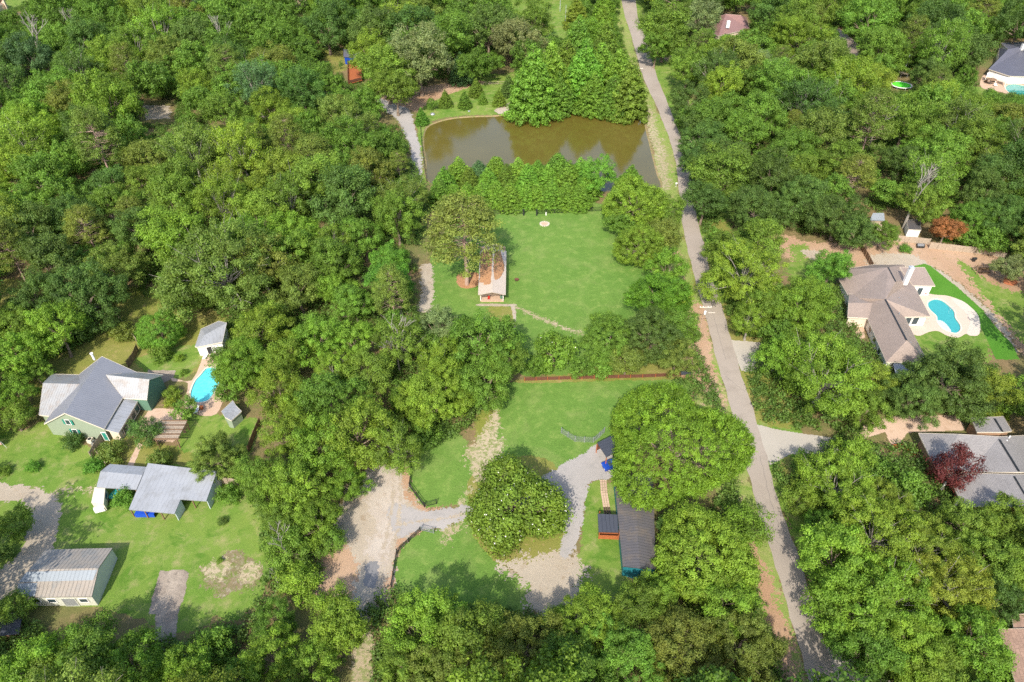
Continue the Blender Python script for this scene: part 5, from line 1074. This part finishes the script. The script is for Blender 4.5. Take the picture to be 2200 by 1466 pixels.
NAMES = dict(M=('broadleaf_tree', 'tree', 'broadleaf tree'), pine=('pine_tree', 'pine', 'pine'), cypress=('cypress_tree', 'cypress', 'feathery cypress'), shrub=('shrub', 'shrub', 'shrub'), dead=('dead_tree', 'dead tree', 'bare dead tree'),
             magnolia=('magnolia_tree', 'magnolia', 'flowering magnolia'), magnolia_s=('magnolia_tree', 'magnolia', 'small flowering magnolia'))
TREES = []   # records
def add_tree(px, py, r, kind, tone='mid', var=None, zs=1.0, label=None, manual=True, xy=None, R=None, rz=None):
    fam = {'M': 'M', 'Mp': 'M', 'L': 'M', 'Lp': 'M', 'S': 'M', 'D': 'M', 'D2': 'M'}.get(kind, kind)
    lib = LIB[kind]; rec = lib[(len(TREES)*7+3) % len(lib)] if var is None else lib[var]
    if xy is None:
        s = 1.0
        for _ in range(6): p = G(px, py, min(rec['cz']*s*zs, 60)); dep = PX(p)[2]; s = (r*dep/F)/rec['R']
        x, y = p.x, p.y
    else: x, y = xy; s = R/rec['R']
    TREES.append(dict(x=x, y=y, s=s, R=s*rec['R'], rec=rec, kind=kind, fam=fam, tone=tone, zs=zs, label=label, manual=manual, rz=random.uniform(0, 6.28) if rz is None else rz))
# ---- trees read one by one from the photograph: (x, y, radius, kind, tone)
add_tree(1447, 960, 151, 'D', 'dome', zs=1.08, label='giant smooth-domed green oak between the blue car and the road')
add_tree(1108, 1086, 97, 'magnolia', 'mag', label='round magnolia dotted with white flowers inside the gravel loop')
add_tree(1190, 757, 40, 'magnolia_s', 'mag', label='small magnolia with a few white flowers above the red-brown fence')
add_tree(985, 487, 74, 'pine', 'pineg', var=0, label='tall olive pine leaning over the cream-roofed cottage')
TREES[-1].update(x=G(1003, 612).x, y=G(1003, 612).y, s=1.30, zs=.80)
MAN = """1510 1195 108 D2 bright;1612 1130 52 S bright;1445 1130 40 M dark;1370 1300 62 M mid;1245 1345 95 L bright;1330 1420 100 L mid;1470 1400 105 L olive;1590 1385 95 L olive;1130 1400 105 L olive;1010 1385 90 M mid;900 1340 80 M bright;872 1430 62 M mid;720 1330 72 M bright;665 1435 66 M bright;590 1410 66 M bright;590 1330 46 M mid;930 1450 70 M olive;1240 1450 90 M mid;1410 1270 50 M bright;1560 1290 70 M bright;
1300 728 70 L mid;1400 728 72 D2 dark;1418 640 78 L dome;1372 530 56 D2 bright;1362 440 66 D2 bright;1432 575 48 M bright;1462 700 50 M mid;1330 480 30 M mid;1425 500 44 M olive;1455 765 44 M olive;1345 775 40 S olive;1440 450 36 M mid;1460 640 36 M bright;1290 790 30 S bright;1250 790 26 S olive;1150 785 26 S olive;1355 390 30 cypress cyp;
1035 730 80 M mid;1085 770 55 M mid;1045 820 62 M mid;940 850 92 L bright;940 700 50 M pale;860 730 60 Mp mid;790 800 60 M mid;720 850 70 M mid;770 930 80 M bright;850 960 62 Mp mid;690 960 72 M bright;620 930 60 M bright;640 1040 72 M bright;560 1030 55 M mid;680 1120 55 M bright;600 1110 50 M mid;620 1180 50 S mid;752 1042 44 M bright;706 1168 36 S mid;640 1250 48 S bright;590 840 60 M bright;518 784 74 L bright;560 700 60 M bright;620 760 55 M bright;680 730 60 M bright;490 840 28 S bright;650 870 50 M bright;760 730 50 M bright;760 650 50 M mid;840 600 52 M vivid;830 560 45 M vivid;
640 620 60 M olive;480 580 130 Lp olive;560 560 70 Mp olive;400 620 72 L olive;620 540 60 M mid;720 560 62 M mid;780 510 50 M mid;180 640 95 L dark;110 560 70 M dark;80 640 60 M dark;40 760 62 M bright;25 700 50 M mid;30 850 45 M bright;70 790 38 M mid;30 900 36 S mid;
345 712 50 D2 vivid;345 760 22 shrub mid;385 770 10 shrub bright;265 715 24 shrub olive;312 738 14 shrub vivid;240 970 28 shrub olive;310 925 36 S dark;395 880 28 S olive;460 985 62 L olive;370 845 17 shrub yellow;365 865 12 shrub yellow;155 948 20 shrub dark;345 985 24 shrub olive;70 1002 14 shrub vivid;10 1012 12 shrub mid;200 1002 20 shrub vivid;265 1072 24 shrub vivid;490 1062 24 shrub mid;478 1120 10 shrub dark;30 1130 40 S mid;10 1190 18 shrub dark;472 1205 7 shrub mid;500 880 14 shrub vivid;395 800 8 shrub mid;
60 1440 80 M bright;190 1400 82 M mid;280 1425 75 M bright;390 1450 66 M bright;520 1455 55 M mid;20 1310 40 S mid;120 1460 70 M mid;
955 392 26 cypress cyp;985 372 29 cypress cyp;1008 388 24 cypress mid;1030 374 28 cypress blue;1048 388 25 cypress cyp;1066 366 30 cypress cyp;1090 380 26 cypress mid;1112 372 28 cypress cyp;1134 384 25 cypress cyp;1156 374 28 cypress cyp;1178 384 26 cypress cyp;1198 366 36 cypress mid;1222 384 28 cypress cyp;1245 376 30 cypress cyp;1285 375 42 M cyp;1262 398 28 cypress cyp;945 415 25 cypress mid;975 420 26 cypress cyp;1005 422 25 cypress cyp;1035 420 26 cypress cyp;1065 418 26 cypress cyp;1095 422 26 cypress cyp;1125 420 26 cypress cyp;1155 420 26 cypress cyp;1185 420 26 cypress cyp;1215 422 26 cypress cyp;1245 424 24 cypress cyp;
1145 186 50 cypress cyp;1182 172 46 cypress cyp;1216 150 44 cypress mid;1255 165 48 cypress cyp;1292 158 46 cypress cyp;1328 172 46 cypress cyp;1352 198 40 cypress mid;1240 110 40 cypress mid;1300 112 36 cypress mid;1200 205 34 cypress mid;1275 205 34 cypress cyp;1318 210 32 cypress mid;1270 60 22 S yellow;1238 30 24 cypress yellow;1296 55 26 cypress bright;1298 15 24 cypress bright;1245 75 22 cypress yellow;1215 105 26 M mid;
957 214 13 cypress mid;998 216 13 cypress mid;1023 190 14 cypress mid;1037 212 9 cypress mid;1072 211 13 cypress mid;1093 187 16 cypress dark;990 150 24 cypress blue;905 252 13 cypress vivid;928 222 13 S dark;
900 120 72 M pale;830 150 62 M mid;960 80 65 M mid;1050 60 62 M dark;1120 90 60 M pale;880 60 60 M dark;800 60 55 M dark;850 190 50 M mid;1150 40 45 M mid;790 110 50 M bright;700 50 55 M dark;
1600 590 92 Lp bright;1640 520 58 M mid;1560 530 48 M mid;1720 660 84 L bright;1640 650 50 M mid;1775 815 118 Lp bright;1690 770 60 M bright;1788 570 46 M vivid;2040 815 100 L dark;2130 830 55 M yellow;1960 860 70 L dark;1860 880 50 M mid;1515 430 50 M dark;1500 270 42 M dark;1560 350 62 L dark;1620 450 72 L dark;1720 430 72 L dark;1540 250 55 M mid;1500 350 42 M dark;1700 330 70 L mid;1760 280 66 M olive;1800 470 72 L dark;1640 250 60 M mid;
1800 1050 92 Lp bright;1720 1070 40 S mid;1905 1085 66 Lp yellow;1880 1150 110 Lp bright;1800 1200 88 M bright;1980 1180 90 Lp yellow;1830 1300 88 M bright;1920 1290 100 Lp bright;2030 1270 100 Lp yellow;1960 1390 100 L bright;1860 1400 72 M mid;2090 1370 80 M bright;2120 1210 92 L mid;2180 1120 62 M mid;2080 1130 62 M mid;2150 1290 55 M dark;2020 1450 90 L mid;1760 1130 40 M mid;1735 1000 32 S mid;2195 1240 50 M mid;
2170 575 34 M pale;2110 885 12 cypress yellow;2126 884 12 cypress yellow;2142 884 12 cypress yellow;2158 886 12 cypress yellow;2180 870 30 M yellow;1945 535 12 shrub vivid;1900 500 34 M mid;1840 500 46 M dark;2034 492 36 M rust;2100 472 56 L mid;2150 470 62 L dark;1990 440 50 M mid;2040 505 18 shrub vivid;
1960 325 17 S rust;1548 112 44 M bright;1500 40 50 M pale;1430 60 60 M mid;1410 100 38 M mid;1720 90 66 L bright;1760 130 60 M olive;1590 130 60 M olive;1640 140 40 M pale;1680 175 60 M mid;1900 110 70 L mid;2010 60 80 L dark;1830 180 60 M bright;1880 175 40 M yellow;2010 210 50 M bright;2090 235 40 M mid;2172 210 9 shrub dark;2124 200 8 shrub dark;1480 140 48 M mid;1480 215 44 M dark;1950 260 60 M mid;2100 300 60 M mid;1660 20 50 M dark;1870 40 60 M mid;2090 110 50 M dark;2000 155 40 M dark;1790 150 50 M bright"""
for t in MAN.replace('\n', '').split(';'):
    if not t.strip(): continue
    a = t.split(); add_tree(float(a[0]), float(a[1]), float(a[2]), a[3], a[4], zs=(random.uniform(.66, .92) if float(a[1]) > 355 else random.uniform(.82, 1.1)) if a[3] == 'cypress' and float(a[2]) > 20 else 1.0)
q = G(2026, 1052); add_tree(0, 0, 0, 'S', 'maroon', xy=(q.x, q.y), R=3.7, zs=1.5, label='maroon-leaved small tree in the nook of the large grey-roofed house')
for x, y, r, lb in ((225, 425, 22, 'bare white dead tree standing above the left woods'), (1980, 395, 46, 'tall pale dead tree with forked limbs in the right woods'), (1890, 250, 32, 'leaning pale dead tree left of the trampoline lawn'), (70, 70, 34, 'pale leafless tree near the top left corner'), (150, 40, 26, 'slim bare pale tree near the top left, right of the wider leafless one'), (850, 735, 38, 'bare forking dead tree in the woods left of the lawn'), (605, 1170, 34, 'bare brown-limbed dead tree by the dirt drive'), (590, 1235, 20, 'short pale dead tree left of the red earth'), (480, 70, 26, 'bare-limbed tree between dense crowns near the top left')):
    add_tree(x, y, r, 'dead', 'pale', label=lb)
# ---- the rest of the woods, kept clear of what the photograph leaves open
CLEAR = [[(1325, -40), (1372, -5), (1398, 110), (1440, 230), (1462, 330), (1485, 400), (1500, 470), (1522, 540), (1545, 640), (1580, 740), (1600, 800), (1625, 900), (1650, 990), (1680, 1070), (1705, 1145), (1735, 1220), (1760, 1290), (1790, 1370), (1870, 1480), (1690, 1480), (1640, 1300), (1600, 1150), (1560, 900), (1480, 700), (1440, 500), (1420, 400), (1390, 250), (1345, 110)],
 [(820, 210), (960, 180), (1110, 150), (1110, 240), (1390, 240), (1430, 410), (1300, 450), (930, 460), (915, 400), (890, 350), (870, 290), (820, 230)],
 [(895, 560), (930, 450), (1040, 440), (1320, 450), (1480, 560), (1490, 800), (1440, 830), (1600, 1000), (1400, 1240), (1230, 1250), (1180, 1315), (960, 1300), (850, 1270), (780, 1300), (680, 1280), (730, 1100), (800, 1010), (880, 990), (1000, 930), (1080, 830), (1130, 800), (1110, 720), (1000, 690), (900, 670)],
 [(745, 1362), (805, 1362), (800, 1480), (745, 1480)],
 [(-30, 930), (90, 890), (60, 800), (180, 750), (260, 690), (300, 640), (450, 670), (490, 690), (450, 780), (470, 860), (520, 880), (570, 900), (520, 1010), (540, 1060), (570, 1220), (540, 1320), (380, 1370), (-30, 1330)],
 [(1670, 505), (1850, 515), (1910, 450), (1990, 465), (2020, 520), (2120, 540), (2230, 600), (2230, 790), (2010, 790), (1900, 770), (1830, 700), (1800, 620), (1700, 600)],
 [(1850, 900), (2060, 885), (2230, 880), (2230, 1080), (2060, 1085), (1960, 960), (1860, 960)], [(2135, 1315), (2230, 1310), (2230, 1490), (2190, 1480)],
 [(1620, 905), (1770, 935), (1750, 985), (1650, 1005)], [(1565, 725), (1645, 735), (1600, 800)], [(2105, 88), (2240, 85), (2240, 215), (2105, 190)], [(1905, 160), (1965, 160), (1960, 200), (1905, 200)],
 [(1520, 28), (1610, 28), (1605, 62), (1530, 70)], [(1800, 60), (1855, 95), (1850, 128), (1820, 118)], [(1090, -20), (1225, -20), (1225, 90), (1160, 70), (1100, 20)], [(735, 108), (778, 118), (778, 182), (740, 180)],
 [(295, 215), (378, 218), (376, 268), (302, 268)], [(-40, -40), (90, -40), (60, 8), (15, 25), (-40, 28)], [(1395, 112), (1455, 112), (1480, 228), (1440, 232)], [(700, 115), (735, 110), (738, 135), (700, 140)], [(1280, -10), (1300, 0), (1290, 60), (1275, 60)], [(640, -10), (660, -10), (655, 25), (640, 20)],
 [(0, 640), (60, 630), (70, 665), (0, 680)], [(1628, 75), (1650, 78), (1650, 98), (1630, 98)], [(900, 560), (930, 560), (930, 680), (900, 680)], [(450, 244), (492, 244), (490, 274), (450, 274)]]
CL = [np.array(c, float) for c in CLEAR]
def clear_of(px, py, r):
    a = np.linspace(0, 2*np.pi, 12, endpoint=False); X = np.concatenate([px+r*.92*np.cos(a), [px]]); Y = np.concatenate([py+r*.80*np.sin(a), [py]])
    for c in CL:
        if c[:, 0].min() > px+r or c[:, 0].max() < px-r or c[:, 1].min() > py+r or c[:, 1].max() < py-r: continue
        if (sdist(X, Y, c) > 0).any(): return False
    return True
rr = random.Random(5); cand = 0
PT = [(t['x'], t['y'], t['R']) for t in TREES]
def region_tone(px, py):
    u = rr.random(); n = float(vnoise(np.array([px]), np.array([py]), .006, 2)[0])
    if px < 900 and py < 260: return rr.choice(('mid', 'mid', 'dark', 'bright', 'olive', 'blue'))
    if px > 1450 and py < 500: return rr.choice(('mid', 'dark', 'mid', 'olive', 'bright', 'dark'))
    if n > .06: return rr.choice(('bright', 'bright', 'yellow', 'mid'))
    if n < -.08: return rr.choice(('dark', 'mid', 'dark', 'olive'))
    return rr.choice(('mid', 'bright', 'mid', 'bright', 'olive', 'pale' if u < .3 else 'mid'))
for pas, (Rlo, Rhi, ntry, ov) in enumerate(((6.5, 10, 5000, .74), (4.6, 6.5, 7000, .74), (2.8, 4.4, 9000, .74))):
    for _ in range(ntry):
        y = 18+(480-18)*rr.random()**.8; hw = (y*cD+CH*sD)*1100/F+26; x = rr.uniform(-hw, hw); R = rr.uniform(Rlo, Rhi)*(1+.25*max(0, y-200)/250); zs = rr.uniform(.78, 1.25)
        if any((x-a)**2+(y-b)**2 < ((R+c)*ov*.92)**2 for a, b, c in PT): continue
        px, py, dep = PX((x, y, R*1.2*zs)); rp = R*F/dep
        if py < -70 or py > 1760 or not clear_of(px, py, rp*1.0): continue
        # crown bottom must not hang over an open place either
        u = rr.random(); kind = 'M' if R > 4.4 else 'S'
        if kind == 'M' and u < .30: kind = 'Mp'
        elif u > .93 and R > 4.5: kind = 'pine'
        add_tree(0, 0, 0, kind, 'olive' if kind == 'pine' else region_tone(px, py), manual=False, xy=(x, y), R=R if kind != 'pine' else R*.75, zs=zs); PT.append((x, y, R))
for t in TREES:
    t['cz'] = t['rec']['cz']*t['s']*t['zs']; t['px'], t['py'], dep = PX((t['x'], t['y'], t['cz'])); t['rp'] = t['R']*F/dep
# individuals: every manual tree and the largest of the rest; what is left is one far mass
bl = sorted([t for t in TREES if t['fam'] == 'M'], key=lambda t: -t['rp']-(12 if t['manual'] else 0)); MAXB = 298
vis = lambda t: -t['rp']*.8 < t['px'] < 2200+t['rp']*.8 and -t['rp']*.8 < t['py'] < 1466+t['rp']*.8
inview = [t for t in bl if vis(t)]; solo = set(id(t) for t in inview[:MAXB]); mass = [t for t in bl if id(t) not in solo]
for t in mass: t['mass'] = True
import sys; print('TREES', len(TREES), 'broadleaf in view', len(inview), 'mass', len(mass), 'R cut', inview[min(MAXB, len(inview))-1]['rp'])
# ---- labels that single each plant out
LM = [('the brown pond', 1165, 320), ('the cream-roofed cottage', 1058, 600), ('the green house', 220, 850), ('the tin shed with the carport', 340, 1050), ('the tan barn', 140, 1235), ('the big flowering magnolia', 1110, 1090), ('the long dark-roofed building', 1365, 1150),
 ('the brown-roofed pool house', 1920, 660), ('the dusty red roof', 1567, 50), ('the large grey-roofed house', 2080, 980), ('the warm brown corner roof', 2175, 1400), ('the charcoal-roofed house', 2160, 130), ('the lime trampoline', 1935, 182), ('the red deck', 755, 150), ('the white flared driveway', 1680, 950),
 ('the stone fire pit', 1170, 481), ('the turquoise left pool', 435, 840), ('the weathered concrete pad', 365, 1290), ('the bend of the dirt drive', 830, 1080), ('the lone utility pole', 1500, 700), ('the tan clearing in the left woods', 335, 240), ('the long grey board fence', 2060, 540),
 ('the tall olive pine', 990, 480), ('the top of the road', 1350, 10), ('the top left corner', 0, 0), ('the top right corner', 2200, 0), ('the bottom left corner', 0, 1466), ('the bottom right corner', 2200, 1466), ('the middle of the left edge', 0, 500), ('the bare white dead tree', 225, 415), ('the tall forked dead tree', 1985, 380),
 ('the giant domed oak', 1455, 965), ('the bottom sand path', 775, 1420), ('the taupe roof', 1825, 95), ('the far utility pole', 1370, 165), ('the middle of the right edge', 2200, 380), ('the bottom middle edge', 1150, 1466), ('the grey gravel track by the pond', 870, 270), ('the white-fronted shed', 1965, 490), ('the top middle edge', 600, 0), ('the bottom driveway', 1820, 1430), ('the peach patio', 360, 915)]
DIRS = ['right of', 'up-right of', 'straight above', 'up-left of', 'left of', 'down-left of', 'straight below', 'down-right of']
ORD = ['nearest', 'second nearest', 'third nearest', 'fourth nearest', 'fifth nearest', 'sixth nearest', 'seventh nearest', 'eighth nearest', 'ninth nearest', 'tenth nearest', 'eleventh nearest', 'twelfth nearest', 'thirteenth nearest', 'fourteenth nearest']
cells = {}
for t in TREES:
    if t.get('mass') or t['label']: continue
    i = min(range(len(LM)), key=lambda k: (LM[k][1]-t['px'])**2+(LM[k][2]-t['py'])**2); dx, dy = t['px']-LM[i][1], LM[i][2]-t['py']
    d = int(((math.degrees(math.atan2(dy, dx))+22.5) % 360)//45); cells.setdefault((t['fam'], i, d), []).append((math.hypot(dx, dy), id(t), t))
for (fam, i, d), L_ in cells.items():
    for k, (_, _, t) in enumerate(sorted(L_, key=lambda q: q[:2])):
        t['label'] = f"{TNAME[t['tone']]} {NAMES[fam][2]}, {ORD[k] if k < len(ORD) else 'farthest'} {DIRS[d]} {LM[i][0]}"
GROUPS = dict(M='broadleaf trees of the woods', pine='pines scattered in the woods', cypress='cypress trees', shrub='garden shrubs', dead='bare dead trees', magnolia='flowering magnolias', magnolia_s='flowering magnolias')
for t in TREES:
    if t.get('mass'): continue
    if t['kind'] != 'dead' and not vis(t) and t['fam'] != 'M': continue
    nm, cat, _ = NAMES[t['fam']]
    r = empty(nm, (t['x'], t['y'], 0), t['rz'], label=t['label'], cat=cat, group=GROUPS[t['fam']]); s = t['s']; r.scale = (s, s, s*t['zs'])
    c0 = TONE[t['tone']]; j = [rr.uniform(.86, 1.14) for _ in range(2)]; j[1] = rr.uniform(.88, 1.14); col = (c0[0]*j[0]*j[1]*1.07, c0[1]*j[0], c0[2]*j[0]*1.2, 1)
    for key, pn in (('trunk', 'stem' if t['fam'] == 'shrub' else 'trunk'), ('crown', 'foliage' if t['fam'] == 'shrub' else 'crown'), ('extra', 'flowers')):
        me = t['rec'][key]
        if me is None: continue
        o = bpy.data.objects.new(pn, me); COL.objects.link(o); o.parent = r; o.color = col
        if key == 'extra': o['kind'] = 'stuff'
# ---- the far woods as one mass, and undergrowth
def merged(name, recs, label, cat):
    Vs = []; vv = []; Qs = []; cs = []; nb = 0
    for t in recs:
        me = t['rec']['crown']
        if me is None: continue
        n = len(me.vertices); a = np.empty(n*3, np.float32); me.vertices.foreach_get('co', a); a = a.reshape(-1, 4, 3)
        v = np.empty(len(a), np.float32); me.attributes['v'].data.foreach_get('value', v)
        k = rr.random(); m = np.random.default_rng(int(t['x']*100) & 65535).random(len(a)) < .4; a = a[m]; v = v[m]
        c = a.mean(1, keepdims=True); a = c+(a-c)*1.55; s = t['s']; cz, sz = math.cos(t['rz']), math.sin(t['rz']); b = a.copy()
        b[..., 0] = (a[..., 0]*cz-a[..., 1]*sz)*s+t['x']; b[..., 1] = (a[..., 0]*sz+a[..., 1]*cz)*s+t['y']; b[..., 2] = a[..., 2]*s*t['zs']
        Vs.append(b.reshape(-1, 3)); vv.append(np.clip(v+rr.uniform(-.16, .16), 0, 1.2))
    V = np.concatenate(Vs); o = mesh_np(name, V, np.arange(len(V)).reshape(-1, 4), 'leaf', attr=np.concatenate(vv)); o.color = (.112, .210, .028, 1); return tag(o, label, cat, None, 'stuff')
if mass: merged('far_woodland', mass, 'smaller and more distant crowns of the surrounding woods read as one mass', 'woodland')
rng = np.random.default_rng(3); N = 70000; P = []
ys = 22+(430-22)*rng.random(N*3)**.85; hw = (ys*cD+CH*sD)*1100/F+20; xs = (rng.random(N*3)*2-1)*hw
z = 0*xs; dep = ys*cD+CH*sD; X = 1100+F*xs/dep; Y = 733-F*(ys*sD-CH*cD)/dep
ok = np.ones(len(xs), bool)
for c in CL: ok &= sdist(X, Y, c) < -2
ok &= (vnoise(xs, ys, .06, 3) > -.06); xs, ys = xs[ok][:N], ys[ok][:N]
C = np.stack([xs, ys, .25+.5*rng.random(len(xs))], 1); RC = .6+.8*rng.random(len(xs))
V, Q, v = leafcards(C, RC, 34, .40, .38+.15*rng.normal(size=len(C)), rng, centre=C.mean(0)*np.array((1, 1, 0))-np.array((0, 0, 1e4))); V[:, 2] = np.maximum(V[:, 2], .02)
o = mesh_np('undergrowth', V, Q, 'leaf', attr=v); o.color = (.105, .185, .034, 1); tag(o, 'low leafy undergrowth scattered over the woodland floor', 'undergrowth', None, 'stuff')
